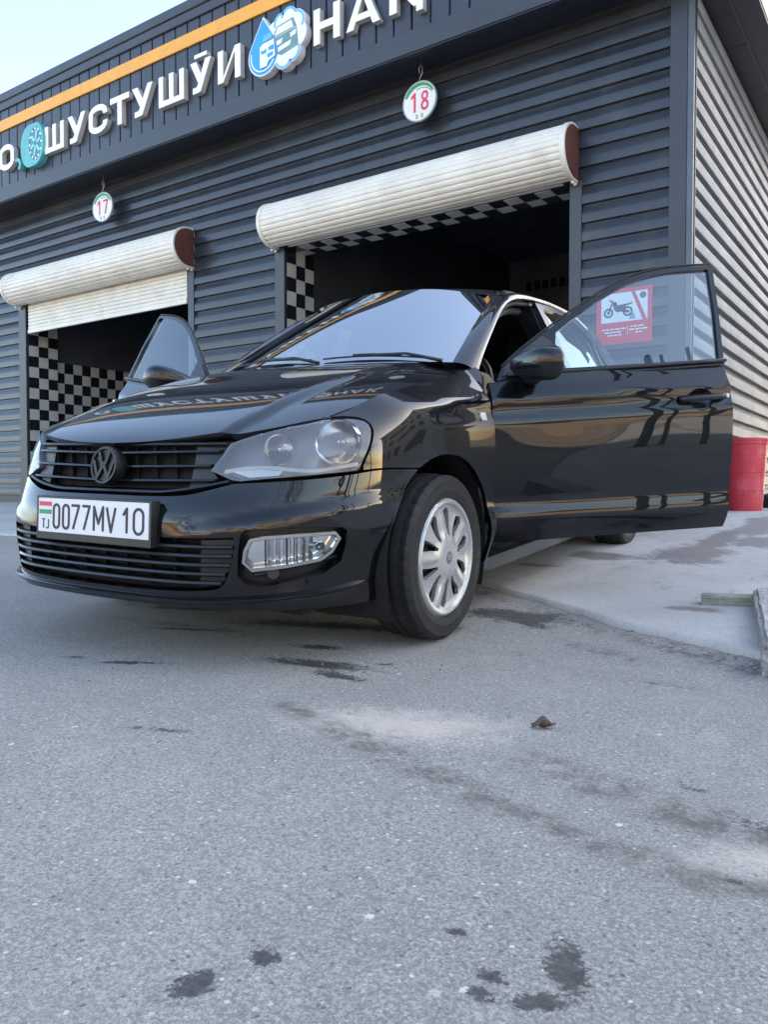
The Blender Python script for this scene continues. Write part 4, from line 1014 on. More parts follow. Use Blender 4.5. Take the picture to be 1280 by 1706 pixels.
for ch, a, b in (('0', 388, 440), ('0', 455, 508), ('7', 515, 578), ('7', 590, 650), ('M', 668, 740), ('V', 752, 820), ('1', 858, 893), ('0', 925, 995)):
    pchar(ch, -.26+(a-280)*k, -.26+(b-280)*k, y0=-.044, y1=.040)
pchar('T', -.26+28*k, -.26+55*k, -.045, -.012, .0035, name='country_letter'); pchar('J', -.26+60*k, -.26+80*k, -.045, -.012, .0035, name='country_letter')
for z0, z1, m in ((.030, .044, redp), (.004, .018, greenp)):
    bm = bmesh.new(); prism(bm, [rect(-.26+9*k, -.26+98*k, z0, z1)], .0078, .0092, lambda u, v, h_: (h_, u, v)); cp('flag_stripe', bm_mesh('flag_stripe', bm, m), pl)
# --- wheels
def tyre_me():
    prof = [(.2125, -.080), (.2145, -.086), (.222, -.0895), (.238, -.0925), (.240, -.0935), (.243, -.0935), (.246, -.0925), (.262, -.0945), (.274, -.092), (.276, -.0925), (.279, -.0905), (.287, -.084), (.294, -.076)]
    for g in (-.052, -.018, .018, .052): prof += [(.3005-.012*abs(g)/.1, g-.005), (.2935, g-.0035), (.2935, g+.0035), (.3008-.012*abs(g)/.1, g+.005)]
    prof += [(.294, .076), (.287, .084), (.279, .0905), (.276, .0925), (.274, .092), (.262, .0945), (.246, .0925), (.243, .0935), (.240, .0935), (.238, .0925), (.222, .0895), (.2145, .086), (.2125, .080)]
    me = lathe_me('tyre', prof, rubber, 180, 'y', 30)
    for v in me.vertices:       # shoulder blocks
        x, y, z = v.co; r_ = math.hypot(x, z); k_ = int(round(math.degrees(math.atan2(z, x))/2)) % 5
        if abs(y) > .054 and r_ > .2845 and k_ in (0,): f_ = (r_-.004)/r_; v.co = (x*f_, y*.985, z*f_)
    me.set_sharp_from_angle(angle=R(30)); return me
def hub_me():
    RO = .2135
    slots = []
    for k_ in range(10):
        a0 = k_*36+(2 if k_ % 2 else -2); tw_ = 8 if k_ % 2 == 0 else -8; q1, q2 = [], []
        for i in range(9):
            f_ = i/8; r_ = .080+.100*f_; a = R(a0+tw_*(f_-.5)); wd = (.0050+.0165*min(1, f_*1.2))*(math.sqrt(max(0, 1-((f_-.82)/.18)**2)) if f_ > .82 else 1)+.0006
            q1.append((r_*math.cos(a)-wd*math.sin(a), r_*math.sin(a)+wd*math.cos(a))); q2.append((r_*math.cos(a)+wd*math.sin(a), r_*math.sin(a)-wd*math.cos(a)))
        slots.append(q1+q2[::-1])
    def fn(u, v):
        r_ = np.sqrt(u*u+v*v); a = np.degrees(np.arctan2(v, u))
        q_ = r_/.2135; ph = (a % 72)
        rid = .007*np.exp(-((ph-18)/(6.5))**2)*ss(.06, .10, r_)-.004*np.exp(-((ph-54)/9)**2)*ss(.10, .15, r_)
        h = .012+.012*(1-q_**2)-.012*ss(.05, .11, r_)*ss(.205, .165, r_)+rid*ss(.192, .17, r_)+.007*ss(.186, .195, r_)-.012*ss(.203, .2135, r_)
        return np.stack([u, h, v], 1)
    return panel_me('hubcap', fn, circ(0, 0, RO, n=90), slots, .0055, silver, .016, flip=True)
tme, hme = tyre_me(), hub_me()
rimdark = lathe_me('rim', [(0, -.02), (.09, -.02), (.12, -.05), (.19, -.055), (.206, .0), (.2135, .012)], mat('steel_rim', (.02, .02, .021), .6), 40, 'y')
capm = lathe_me('centre_badge', [(0, .004), (.022, .004), (.025, .001), (.026, -.01)], mat('cap_dark', (.03, .03, .035), .3), 28, 'y')
for x_, sg, rot in ((0, 1, 14), (0, -1, 40), (-2.552, 1, 70), (-2.552, -1, 100)):
    wv = cp('wheel', tme, None, (x_, .732*sg, .3015), (0, R(rot), 0 if sg > 0 else math.pi))
    wv['label'] = 'road wheel'
    del wv['label']
    cp('hubcap', hme, wv, (0, .072, 0)); cp('rim', rimdark, wv, (0, .066, 0)); cp('centre_badge', capm, wv, (0, .0925, 0))
    bm = bmesh.new(); prism(bm, ring(0, 0, .0165, .0165, .0185, .0185)+stroke([(-.007, .012), (0, .0), (.007, .012)], .0032)+stroke([(-.013, .005), (-.006, -.012), (0, .0), (.006, -.012), (.013, .005)], .0032), .0965, .0975, lambda u, v, h: (u, h, -v)); bmesh.ops.recalc_face_normals(bm, faces=bm.faces)
    cp('badge_letters', bm_mesh('badge_letters', bm, silver), wv)

# ================================================================ the car: glasshouse, doors, cabin
def full_uv(fn): return fn
ws_poly = [(-1, 0), (-.5, 0), (0, 0), (.5, 0), (1, 0), (1, .5), (1, 1), (.5, 1), (0, 1), (-.5, 1), (-1, 1), (-1, .5)]
def wsm(u, v): return windscreen(np.asarray(u)/.6, np.asarray(v)/.8)
sc_ = lambda P: [(a*.6, b*.8) for a, b in P]
wsn = cp('windscreen', panel_me('windscreen', wsm, sc_(ws_poly), (), .03, glass_w, 0))
bandw = [(-1, .93), (1, .93), (1, 1), (-1, 1)]
cp('header_band', panel_me('header_band', wsm, sc_([(-.98, .955), (-.6, .955), (-.2, .955), (-.14, .90), (.14, .90), (.2, .955), (.6, .955), (.98, .955), (.98, .998), (-.98, .998)]), (), .03, mat('frit_black', (.008, .008, .009), .25), 0, off=-.003), wsn)
cp('cowl_band', panel_me('cowl_band', wsm, sc_([(-.99, 0), (.99, 0), (.99, .035), (.5, .03), (0, .03), (-.5, .03), (-.99, .035)]), (), .03, mat('frit_black', (0, 0, 0)), 0, off=-.003), wsn)
# cowl between bonnet and glass
cw = lambda u, v: np.stack([-.262-.15*(np.abs(u)/.66)**2.2-.06*v, u, 1.028-.030*(np.abs(u)/.66)**3-.0*v+0*u], 1)
cp('cowl', panel_me('cowl', cw, [(-.66, 0), (.66, 0), (.66, 1), (-.66, 1)], (), .08, bplas, 0))
# wipers
def wiper(y0, y1, v0, v1):
    bm = bmesh.new()
    def on(y, v, h):
        u = y/(.635-.12*v); p = windscreen(np.array([u]), np.array([v]))[0]; return (p[0]+h*.5, p[1], p[2]+h)
    tube(bm, [on(y0+(y1-y0)*t, v0+(v1-v0)*t+.02*math.sin(math.pi*t), .010) for t in np.linspace(0, 1, 12)], .004, 5)
    tube(bm, [on(y0+(y1-y0)*t, v0+(v1-v0)*t+.02*math.sin(math.pi*t), .016) for t in np.linspace(.3, .75, 8)], .005, 5)
    a = on((y0+y1)/2, (v0+v1)/2+.012, .018); tube(bm, [a, ((a[0]+on(y1, 0, .01)[0])/2, (a[1]+y1+.05)/2, a[2]-.002), on(y1+.05, .0, .006)], [.005, .006, .008], 6)
    return cp('wiper', bm_mesh('wiper', bm, bplas), wsn)
wiper(-.46, .02, .045, .03); wiper(.08, .55, .03, .015)
# roof
rp = smoothpoly([(-.985, 0), (-1.0, .2), (-1.055, .40), (-1.115, .515), (-1.16, .535)], 4)+[(-1.5, .548), (-2.0, .548), (-2.35, .535)]+smoothpoly([(-2.60, .49), (-2.66, .25), (-2.68, 0)], 4)
rp = rp+[(x, -y) for x, y in rp[1:-1]][::-1]
rf = cp('roof', panel_me('roof', roof, rp, (), .04, paint, .02))
for sg in (1, -1):
    bm = bmesh.new(); tube(bm, [(x, .538*sg, float(roof_z(np.array([x]), .538)[0])+.001) for x in np.linspace(-1.18, -2.3, 12)], .007, 6); cp('drip_moulding', bm_mesh('drip_moulding', bm, bplas), rf)
# rails: A pillar, roof side and C pillar
O_ = [(-.455, .975), (-.55, 1.045), (-.64, 1.105), (-.73, 1.162), (-.82, 1.216), (-.90, 1.262), (-.98, 1.303), (-1.06, 1.338), (-1.15, 1.366), (-1.25, 1.385), (-1.42, 1.399), (-1.7, 1.405), (-2.0, 1.395), (-2.2, 1.370), (-2.36, 1.325)]
O3 = [np.array((x, side_y(x, z)+.004, z)) for x, z in O_]
I3 = [windscreen(np.array([1.0]), np.array([v]))[0] for v in (0, .15, .29, .42, .55, .68, .80, .90, 1.0)]+[roof(np.array([x]), np.array([y]))[0] for x, y in ((-1.25, .537), (-1.42, .545), (-1.7, .550), (-2.0, .548), (-2.2, .543), (-2.36, .533))]
def rail_me(sg):
    vs_, fs = [], []; n = 7
    for a, b in zip(I3, O3):
        d = b-a; nrm = np.array([.18, .80, .58]); nrm /= np.linalg.norm(nrm)
        for i in range(n):
            t = i/(n-1); bul = .017*math.sin(math.pi*t)**.8 if 0 < t < 1 else 0; p = a+d*t+nrm*bul; vs_.append((p[0], p[1]*sg, p[2]))
        p = b+np.array([0, -.045, -.012]); vs_.append((p[0], p[1]*sg, p[2]))
    n += 1
    for i in range(len(I3)-1):
        for j in range(n-1):
            f_ = (i*n+j, i*n+j+1, (i+1)*n+j+1, (i+1)*n+j); fs.append(f_ if sg > 0 else f_[::-1])
    me = mesh('roof_rail', vs_, fs, paint, True); bm = bmesh.new(); bm.from_mesh(me); bmesh.ops.subdivide_edges(bm, edges=[e for e in bm.edges], cuts=1, smooth=.6, use_grid_fill=True); bmesh.ops.recalc_face_normals(bm, faces=bm.faces)
    c = Vector((-1.2, 0, .9)); 
    f0 = max(bm.faces, key=lambda f_: f_.calc_center_median().z)
    if f0.normal.z < 0: bmesh.ops.reverse_faces(bm, faces=bm.faces)
    bm.to_mesh(me); bm.free(); me.polygons.foreach_set('use_smooth', [True]*len(me.polygons)); me.set_sharp_from_angle(angle=R(42)); return me
sidef = lambda d: (lambda x, z: np.stack([x, side_y(x, z)+d, z], 1))
sill_z = .245
RX0, RX1 = -1.462, -2.42
belt = lambda x: .952+.046*min(-x-.45, 1.0)+.010*max(-x-1.45, 0)
def door_front_edge(): return s_at
for sg in (1, -1):
    rl = cp('roof_rail', rail_me(sg))
    bm = bmesh.new(); tube(bm, [(a[0]-.012, (a[1]-.028)*sg, a[2]-.018) for a in O3[1:11]], .012, 6); cp('door_seal', bm_mesh('door_seal', bm, rubber), rl)
    # grab rail / inner trim arc seen in the door opening
    bm = bmesh.new(); tube(bm, [(a[0]-.05, (a[1]-.075)*sg, a[2]-.045) for a in O3[2:11]], .020, 6); cp('inner_trim', bm_mesh('inner_trim', bm, mat('trim_grey', (.05, .05, .052), .7)), rl)
    # A pillar foot: plastic corner piece and inner pillar below the glass
    bm = bmesh.new()
    P = [(-.405, .705, .985), (-.455, .735, 1.005), (-.44, .762, .955), (-.41, .770, .925), (-.395, .740, .95)]
    v1 = [bm.verts.new((x, y*sg, z)) for x, y, z in P]; v2 = [bm.verts.new((x-.03, (y-.05)*sg, z)) for x, y, z in P]
    bm.faces.new(v1); bm.faces.new(v2[::-1])
    for i in range(5): bm.faces.new((v1[i], v2[i], v2[(i+1) % 5], v1[(i+1) % 5]))
    bmesh.ops.recalc_face_normals(bm, faces=bm.faces); bmesh.ops.bevel(bm, geom=bm.edges[:], offset=.008, segments=2, affect='EDGES')
    cp('pillar_corner', bm_mesh('pillar_corner', bm, mat('trim_plastic_grey', (.035, .037, .042), .45), angle=40), rl)
    cp('inner_pillar', box_me('inner_pillar', -.50, -.41, .60 if sg > 0 else -.745, .745 if sg > 0 else -.60, .24, .98, matte, .015), rl)
    # sill
    so = [(s_at(.2, x=-.375), .175), (s_at(.2, x=-2.17), .175), (s_at(.24, x=-2.17), .243), (s_at(.24, x=-.375), .243)]
    cp('sill', ps('sill', so, (), .03, flange=.06, sgn=sg))
    # middle pillar
    bm = bmesh.new()
    for a in ((-1.50, -1.44),):
        q = [(.24, .80), (.6, .81), (.95, .775), (1.2, .66), (1.395, .565)]
        v1 = [[bm.verts.new((x, (y-d)*sg, z)) for z, y in q] for x, d in ((-1.51, .0), (-1.435, .0), (-1.435, .09), (-1.51, .09))]
        for i in range(4):
            for j in range(4): bm.faces.new((v1[i][j], v1[(i+1) % 4][j], v1[(i+1) % 4][j+1], v1[i][j+1]))
    bmesh.ops.recalc_face_normals(bm, faces=bm.faces); cp('centre_pillar', bm_mesh('centre_pillar', bm, bglos), rl)
    # rear door: skin, frame, glass
    ro = xz2sz([(RX0, .262), (RX0, .5), (RX0, .7), (RX0, belt(RX0)-.022)])+xz2sz([(-1.8, belt(-1.8)-.022), (-2.15, belt(-2.15)-.022), (-2.42, belt(-2.42)-.022), (-2.41, .80)])+xz2sz(arch(105, 178, 10, -2.552, .372)[0:0]+[(-2.552+.385*math.cos(R(a)), .302+.385*math.sin(R(a))) for a in (70, 55, 40, 25, 10, -5)])
    ro = [p for p in ro]
    rd = cp('rear_door', ps('rear_door', ro, (), .03, flange=.03, sgn=sg))
    win = smoothpoly([(-1.555, 1.022), (-1.55, 1.2), (-1.545, 1.368)], 2)+smoothpoly([(-1.75, 1.374), (-2.0, 1.360), (-2.18, 1.325), (-2.34, 1.245), (-2.47, 1.13), (-2.53, 1.045)], 3)+[(-2.2, 1.034)]
    fr = [(-1.475, .99), (-1.468, 1.392)]+smoothpoly([(-1.7, 1.402), (-2.0, 1.392), (-2.2, 1.362), (-2.38, 1.285), (-2.53, 1.15), (-2.60, 1.03)], 3)+[(-2.60, 1.0), (-2.2, .996)]
    cp('window_frame', panel_me('window_frame', sidef(.006), fr, [win], .03, bglos, .02, sgn=sg, flip=True), rd)
    cp('window_glass', panel_me('window_glass', sidef(-.004), grow(win, .006), (), .04, glass_r, 0, sgn=sg, flip=True), rd)
    bm = bmesh.new(); tube(bm, [(-2.30, (side_y(-2.30, 1.27)-.002)*sg, 1.27), (-2.26, (side_y(-2.26, 1.01)+.004)*sg, 1.01)], .012, 6); cp('quarter_divider', bm_mesh('quarter_divider', bm, bglos), rd)
    bm = bmesh.new(); tube(bm, [(x, (side_y(x, belt(x)+.022)+.010)*sg, belt(x)+.022) for x in np.linspace(-1.47, -2.58, 8)], .009, 6); cp('belt_moulding', bm_mesh('belt_moulding', bm, bplas), rd)
    # rear quarter and tail
    qa = xz2sz([(-2.43, .82), (-2.43, belt(-2.43)-.02)])+[(s_at(.95, x=-2.8), 1.0), (s_at(.95, x=-3.2), 1.03), (SN[-1]-.35, 1.03), (SN[-1]-.35, .22), (s_at(.3, x=-3.0), .22)]+xz2sz([(-2.552+.378*math.cos(R(a)), .302+.378*math.sin(R(a))) for a in (190, 165, 140, 115, 90, 75)])
    cp('rear_quarter', ps('rear_quarter', qa, (), .04, flange=.02, sgn=sg))
    cq = [(-2.61, .99), (-2.61, 1.04), (-2.54, 1.16), (-2.39, 1.295), (-2.30, 1.345), (-2.42, 1.37), (-2.60, 1.33), (-2.85, 1.16), (-3.06, 1.04), (-3.0, .995)]
    cp('rear_pillar', panel_me('rear_pillar', sidef(.008), cq, (), .04, paint, .02, sgn=sg, flip=True))
    bm = bmesh.new(); n = 20; r0 = [[bm.verts.new((-2.552+.385*math.cos(R(-25+230*i/n)), sg*y, .302+.385*math.sin(R(-25+230*i/n)))) for i in range(n+1)] for y in (.45, .79)]
    for i in range(n): bm.faces.new((r0[0][i], r0[0][i+1], r0[1][i+1], r0[1][i]))
    bm.faces.new(r0[0]); cp('arch_liner', bm_mesh('arch_liner', bm, matte, True))
# tail panel, boot lid, rear window
bt = lambda x, y: np.stack([x, y, 1.085-.05*ss(-3.3, -3.53, x)-.03*(np.abs(y)/.62)**3], 1)
tl = cp('tail_panel', ps('tail_panel', [(SN[-1]-.36, .22), (SN[-1], .22), (SN[-1], 1.03), (SN[-1]-.36, 1.03)], (), .05, flange=0))
cp('tail_panel', ps('tail_panel', [(SN[-1]-.36, .22), (SN[-1], .22), (SN[-1], 1.03), (SN[-1]-.36, 1.03)], (), .05, flange=0, sgn=-1))
cp('boot_lid', panel_me('boot_lid', bt, [(-3.0, -.66), (-3.53, -.60), (-3.545, 0), (-3.53, .60), (-3.0, .66)], (), .04, paint, .03, flip=True))
rw = lambda u, v: np.stack([-2.63-.42*v, u*(.50+.10*v), 1.392-.30*v-.02*np.abs(u)**2+.03*np.sin(np.pi*v)], 1)
cp('rear_window', panel_me('rear_window', rw, [(-1, 0), (1, 0), (1, 1), (-1, 1)], (), .1, glass_r, 0, flip=True))
# --- front doors
HX, HY, HZ = -.4072, .8432, .60
def make_door(sg, ang, tx, ty):
    org = (HX, HY, HZ)
    out = xz2sz([(-.388, .292), (-.386, .5), (-.386, .7), (-.386, .86)])+[near_shell((-.388, .780, .940))]+xz2sz([(-.7, belt(-.7)), (-1.1, belt(-1.1)), (-1.412, belt(-1.412)), (-1.420, .93), (-1.428, .85), (-1.431, .5), (-1.427, .302)])
    hx, hz = -1.285, .853
    s0, z0 = near_shell((hx, .845, hz))
    d = link('front_door', panel_me('front_door', shell, out, [circ(s0, z0, .056, .046, 32)], .022, paint, .055, sgn=sg, org=org), car)
    ax = Vector((tx, ty*sg, 1)).normalized()
    d.matrix_local = Matrix.Translation((HX, HY*sg, HZ)) @ Matrix.Rotation(ang*sg, 4, ax)
    def dp(name, me): return link(name, me, d)
    k = dict(sgn=sg, org=org)
    # inner lining
    inn = lambda s_, z_: shell(s_, z_)-np.stack([0*np.atleast_1d(s_), .075+0*np.atleast_1d(s_), 0*np.atleast_1d(s_)], 1)
    dp('inner_lining', panel_me('inner_lining', inn, grow(out, -.02), (), .05, seatm, -.03, sgn=sg, org=org))
    # window frame with mirror corner
    top = smoothpoly([(-.455, .985), (-.55, 1.058), (-.64, 1.118), (-.73, 1.175), (-.82, 1.228), (-.90, 1.272), (-.98, 1.312), (-1.06, 1.345), (-1.15, 1.371), (-1.27, 1.390), (-1.445, 1.400)], 3)
    fr = [(-.43, belt(-.43)-.015)]+top+[(-1.455, 1.392), (-1.434, 1.2), (-1.410, belt(-1.410)-.012)]
    wt = smoothpoly([(-.70, 1.124), (-.77, 1.171), (-.84, 1.216), (-.92, 1.262), (-1.0, 1.302), (-1.08, 1.333), (-1.17, 1.357), (-1.28, 1.374), (-1.432, 1.383)], 3)
    win = [(-.675, belt(-.675)+.018), (-.685, 1.05)]+wt+[(-1.414, 1.2), (-1.391, belt(-1.391)+.012)]
    dp('window_frame', panel_me('window_frame', sidef(.006), fr, [win], .025, bglos, .03, flip=True, **k))
    bm = bmesh.new(); tube(bm, [(x-HX, (side_y(x, z+.006)+.004-HY)*sg, z+.006-HZ) for x, z in top], .005, 6); dp('frame_edge', bm_mesh('frame_edge', bm, rubber))
    dp('window_glass', panel_me('window_glass', sidef(-.006), grow(win, .008), (), .05, glass_d, 0, flip=True, **k))
    sail = [(-.452, belt(-.452)+.004), (-.47, .993), (-.56, 1.060), (-.64, 1.112), (-.69, 1.072), (-.672, belt(-.672)+.012)]
    dp('mirror_corner', panel_me('mirror_corner', sidef(.012), sail, (), .03, mat('sail_plastic', (.030, .033, .042), .45), .008, flip=True, **k))
    bm = bmesh.new(); tube(bm, [(x-HX, (side_y(x, belt(x)+.006)+.014-HY)*sg, belt(x)+.006-HZ) for x in np.linspace(-.47, -1.415, 10)], .0085, 6); dp('belt_moulding', bm_mesh('belt_moulding', bm, bplas))
    # door mirror
    bm = bmesh.new(); bmesh.ops.create_uvsphere(bm, u_segments=36, v_segments=24, radius=1)
    for v in bm.verts:
        x, y, z = v.co
        e_ = .62
        f_ = lambda q: math.copysign(abs(q)**e_, q)
        X, Y, Z = f_(x), f_(y), f_(z)
        if X < 0: X *= .30                     # flat rear side
        taper = 1-.12*max(0, Y)**3-.46*(max(0, .75-Y)/1.75)**1.4
        zz = Z*.069*taper*(1-.10*max(0, Z)*max(0, -Y))+.010*Y
        v.co = (-.548+X*.088-.045*Y*.6, .915+Y*.118, 1.003+zz)
    for f_ in bm.faces:
        c = f_.calc_center_median(); f_.smooth = True; f_.material_index = 1 if c.z < .985+.10*(c.y-.915)*.6 else 0
    for v in bm.verts:
        if v.co.z < .985+.10*(v.co.y-.915)*.6-.002: v.co.x = -.555+(v.co.x+.555)*.955; v.co.y = .915+(v.co.y-.915)*.975
    for v in bm.verts: v.co = (v.co.x-HX, (v.co.y-HY)*sg, v.co.z-HZ)
    if sg < 0: bmesh.ops.reverse_faces(bm, faces=bm.faces)
    dp('door_mirror', bm_mesh('door_mirror', bm, [paint, bplas], angle=60))
    bm = bmesh.new(); tube(bm, [(-.555-HX, (.77-HY)*sg, .952-HZ), (-.552-HX, (.83-HY)*sg, .955-HZ), (-.552-HX, (.88-HY)*sg, .968-HZ)], [.038, .034, .026], 10); dp('mirror_foot', bm_mesh('mirror_foot', bm, bplas))
    # handle: dished recess plate and bar
    rec = lambda s_, z_: shell(s_, z_)-np.stack([0*np.atleast_1d(s_), .034*np.exp(-(((np.atleast_1d(s_)-s0)/.042)**4+((np.atleast_1d(z_)-z0)/.034)**4))-.0, 0*np.atleast_1d(s_)], 1)
    dp('handle_recess', panel_me('handle_recess', rec, circ(s0, z0, .058, .048, 28), (), .008, bglos, 0, **k))
    y0 = shell(s0, z0)[0][1]
    bm = bmesh.new(); pts = [(hx+.092, y0+.006, hz-.004), (hx+.08, y0+.022, hz-.003), (hx+.03, y0+.030, hz), (hx-.04, y0+.030, hz+.003), (hx-.09, y0+.026, hz+.006), (hx-.112, y0+.010, hz+.007)]
    tube(bm, [(p[0]-HX, (p[1]-HY)*sg, p[2]-HZ) for p in smoothpoly(pts, 3)], .0125, 10)
    dp('door_handle', bm_mesh('door_handle', bm, bglos))
    o = dp('lock_barrel', lathe_me('lock_barrel', [(0, .004), (.007, .004), (.009, 0), (.009, -.01)], chrome, 16)); o.location = (hx-.098-HX, (y0+.038-HY)*sg, hz+.006-HZ); o.rotation_euler = (R(-90*sg), 0, 0)
    # hinge straps
    for z in (.40, .72):
        bm = bmesh.new(); add_box(bm, -.01, .03, -.06, -.035, z-HZ-.03, z-HZ+.03)
        if sg < 0:
            for v in bm.verts: v.co.y *= -1
            bmesh.ops.reverse_faces(bm, faces=bm.faces)
        dp('hinge', bm_mesh('hinge', bm, bplas))
    return d
dl = make_door(1, -.8288, .0943, -.0689); dl['label'] = 'open front door nearest the camera, window up'
dr = make_door(-1, -1.239, -.10, -.02); dr['label'] = 'open front door on the far side, window reflecting the sky'
# --- cabin and hidden structure
cab = cp('cabin_tub', box_me('cabin_tub', -3.2, -.47, -.72, .72, .19, .26, matte))
cp('underbody', box_me('underbody', -3.3, .60, -.62, .62, .195, .255, matte))
cp('engine_block', box_me('engine_block', -.40, .60, -.55, .55, .26, .70, matte))
cp('engine_block', box_me('engine_block', -.40, .35, -.60, .60, .70, .80, matte))
cp('bulkhead', box_me('bulkhead', -.46, -.41, -.68, .68, .26, .99, matte))
cp('rear_bulkhead', box_me('rear_bulkhead', -3.0, -2.6, -.64, .64, .26, 1.02, matte))
cp('headliner', panel_me('headliner', lambda x, y: roof(x, y)-np.array([0, 0, .022]), [(-1.05, -.50), (-1.05, .50), (-2.6, .48), (-2.6, -.48)], (), .1, mat('headliner', (.16, .155, .145), .9), 0, flip=True))
dash = cp('dashboard', extrude_profile('dashboard', [(-.45, .60), (-.45, .985), (-.55, 1.005), (-.72, .99), (-.84, .94), (-.86, .82), (-.80, .60)], -.66, .66, bplas, True, angle=40))
dash.data.transform(Matrix(((0, 1, 0, 0), (1, 0, 0, 0), (0, 0, 1, 0), (0, 0, 0, 1)))); dash.data.flip_normals()
bm = bmesh.new(); tube(bm, [(0, .185*math.cos(R(a)), .185*math.sin(R(a))) for a in range(0, 361, 15)], .015, 8, cap=False); tube(bm, [(0, -.18, 0), (-.0, 0, -.02), (0, .18, 0)], .016, 6); tube(bm, [(0, 0, -.02), (0, 0, -.18)], .016, 6); tube(bm, [(0, 0, -.01), (.2, 0, -.02)], .04, 8)
o = cp('steering_wheel', bm_mesh('steering_wheel', bm, bplas)); o.location = (-.98, .37, .95); o.rotation_euler = (0, R(-25), 0)
def seat(y):
    e = cp('seat', box_me('seat', -1.75, -1.25, y-.25, y+.25, .38, .54, seatm, .05, 3))
    b = box_me('backrest', -.07, .07, -.24, .24, 0, .62, seatm, .05, 3); o = cp('backrest', b, e); o.location = (-1.74, y, .48); o.rotation_euler = (0, R(-18), 0)
    h = box_me('headrest', -.05, .05, -.13, .13, 0, .18, seatm, .04, 3); o = cp('headrest', h, e); o.location = (-1.95, y, 1.13); o.rotation_euler = (0, R(-14), 0)
seat(.37); seat(-.37)
cp('rear_seat', box_me('rear_seat', -2.62, -2.45, -.62, .62, .45, 1.06, seatm, .06, 3))
bm = bmesh.new(); bmesh.ops.create_uvsphere(bm, u_segments=20, v_segments=12, radius=1)
for v in bm.verts: v.co = (math.copysign(abs(v.co.x)**.7, v.co.x)*.022, math.copysign(abs(v.co.y)**.6, v.co.y)*.115, math.copysign(abs(v.co.z)**.7, v.co.z)*.034)
o = cp('rear_view_mirror', bm_mesh('rear_view_mirror', bm, bglos, True)); o.location = (-1.09, .02, 1.375); o.rotation_euler = (0, 0, R(14))
bm = bmesh.new(); add_box(bm, -.001, .001, -.10, .10, -.028, .028); o2 = cp('mirror_glass', bm_mesh('mirror_glass', bm, chrome), o); o2.location = (-.0235, 0, 0)

# ================================================================ small things in the yard
def yard_z(x, y): return float(ramp_z(x, y))
# red bin by the side wall
rb = mat('red_bin_plastic', (.62, .045, .065), .42, var=.10, vscale=7, dirt=(.55, .25, .24), dscale=7, dlo=.5, dhi=.8)
bx_, by_ = -1.475, 8.15; bz = FLOOR
bn_ = tag(empty('red_bin', (bx_, by_, bz)), 'tall red plastic bin with ridged rim beside the grey side wall', 'bin')
prof = [(0, .004), (.150, .004), (.155, .0)]
for zz, rr in ((.02, .157), (.19, .167), (.195, .1705), (.205, .1705), (.21, .168), (.36, .176), (.365, .180), (.375, .180), (.38, .177), (.52, .185), (.525, .189), (.535, .189), (.54, .186), (.62, .190), (.625, .200), (.652, .201), (.655, .205), (.675, .206), (.68, .2), (.676, .192), (.60, .180), (.02, .145), (.02, 0)): prof.append((rr, zz))
link('bin_body', lathe_me('bin_body', prof, rb, 44, angle=30), bn_)
# dark sack beside it
bm = bmesh.new(); bmesh.ops.create_icosphere(bm, subdivisions=4, radius=1)
for v in bm.verts:
    p = v.co.copy(); n_ = .12*math.sin(p.x*5+1)*math.cos(p.y*4)+.08*math.sin(p.z*9+p.x*3)+.06*math.sin(p.y*11)
    q = p*(1+n_); q.z = max(q.z, -.55); v.co = (q.x*.20, q.y*.26, (q.z+.55)*.13)
tag(link('dark_sack', bm_mesh('dark_sack', bm, mat('sack_dark', (.035, .032, .03), .8, var=.3, bump=.6, bscale=40), True), None, (-1.36, 9.55, bz-.002)), 'dark slumped sack on the ground behind the red bin', 'sack')
# green painted plank on the apron
def tilt_to(x, y): return (math.atan(.0705), 0, 0)
gp = mat('flaking_green_paint', (.25, .26, .19), .8, var=.25, vscale=14, bump=.6, bscale=60, dirt=(.36, .34, .30), dscale=9, dlo=.40, dhi=.6)
bm = bmesh.new(); add_box(bm, -.012, .50, -.030, .030, 0, .042); bmesh.ops.subdivide_edges(bm, edges=bm.edges[:], cuts=6, use_grid_fill=True)
for v in bm.verts: v.co += Vector((random.uniform(-.003, .003), random.uniform(-.0025, .0025), random.uniform(-.002, .002) if v.co.z > .001 else 0))
px, py = -.765, 3.43
tag(link('green_plank', bm_mesh('green_plank', bm, gp), None, (px, py, yard_z(px, py)+.020), (math.atan(.06), 0, R(12))), 'short plank with flaking green paint lying on the concrete ramp', 'plank')
# concrete kerb stone at the right edge
kb = mat('kerb_concrete', (.40, .38, .35), .9, var=.2, vscale=30, bump=.9, bscale=90, dirt=(.18, .16, .14), dscale=25, dlo=.45, dhi=.7)
bm = bmesh.new(); add_box(bm, 0, .20, 0, .95, 0, .125); bmesh.ops.bevel(bm, geom=bm.edges[:], offset=.012, segments=2, affect='EDGES'); bmesh.ops.subdivide_edges(bm, edges=[e for e in bm.edges if e.calc_length() > .1], cuts=10, use_grid_fill=True)
for v in bm.verts: v.co += Vector((random.uniform(-.004, .004), random.uniform(-.004, .004), random.uniform(-.003, .003)))
tag(link('kerb_stone', bm_mesh('kerb_stone', bm, kb), None, (-.405, 2.56, yard_z(-.4, 2.5)-.012), (math.atan(.05), 0, R(11.5))), 'rough pale concrete kerb stone at the right edge of the ramp', 'kerb stone')
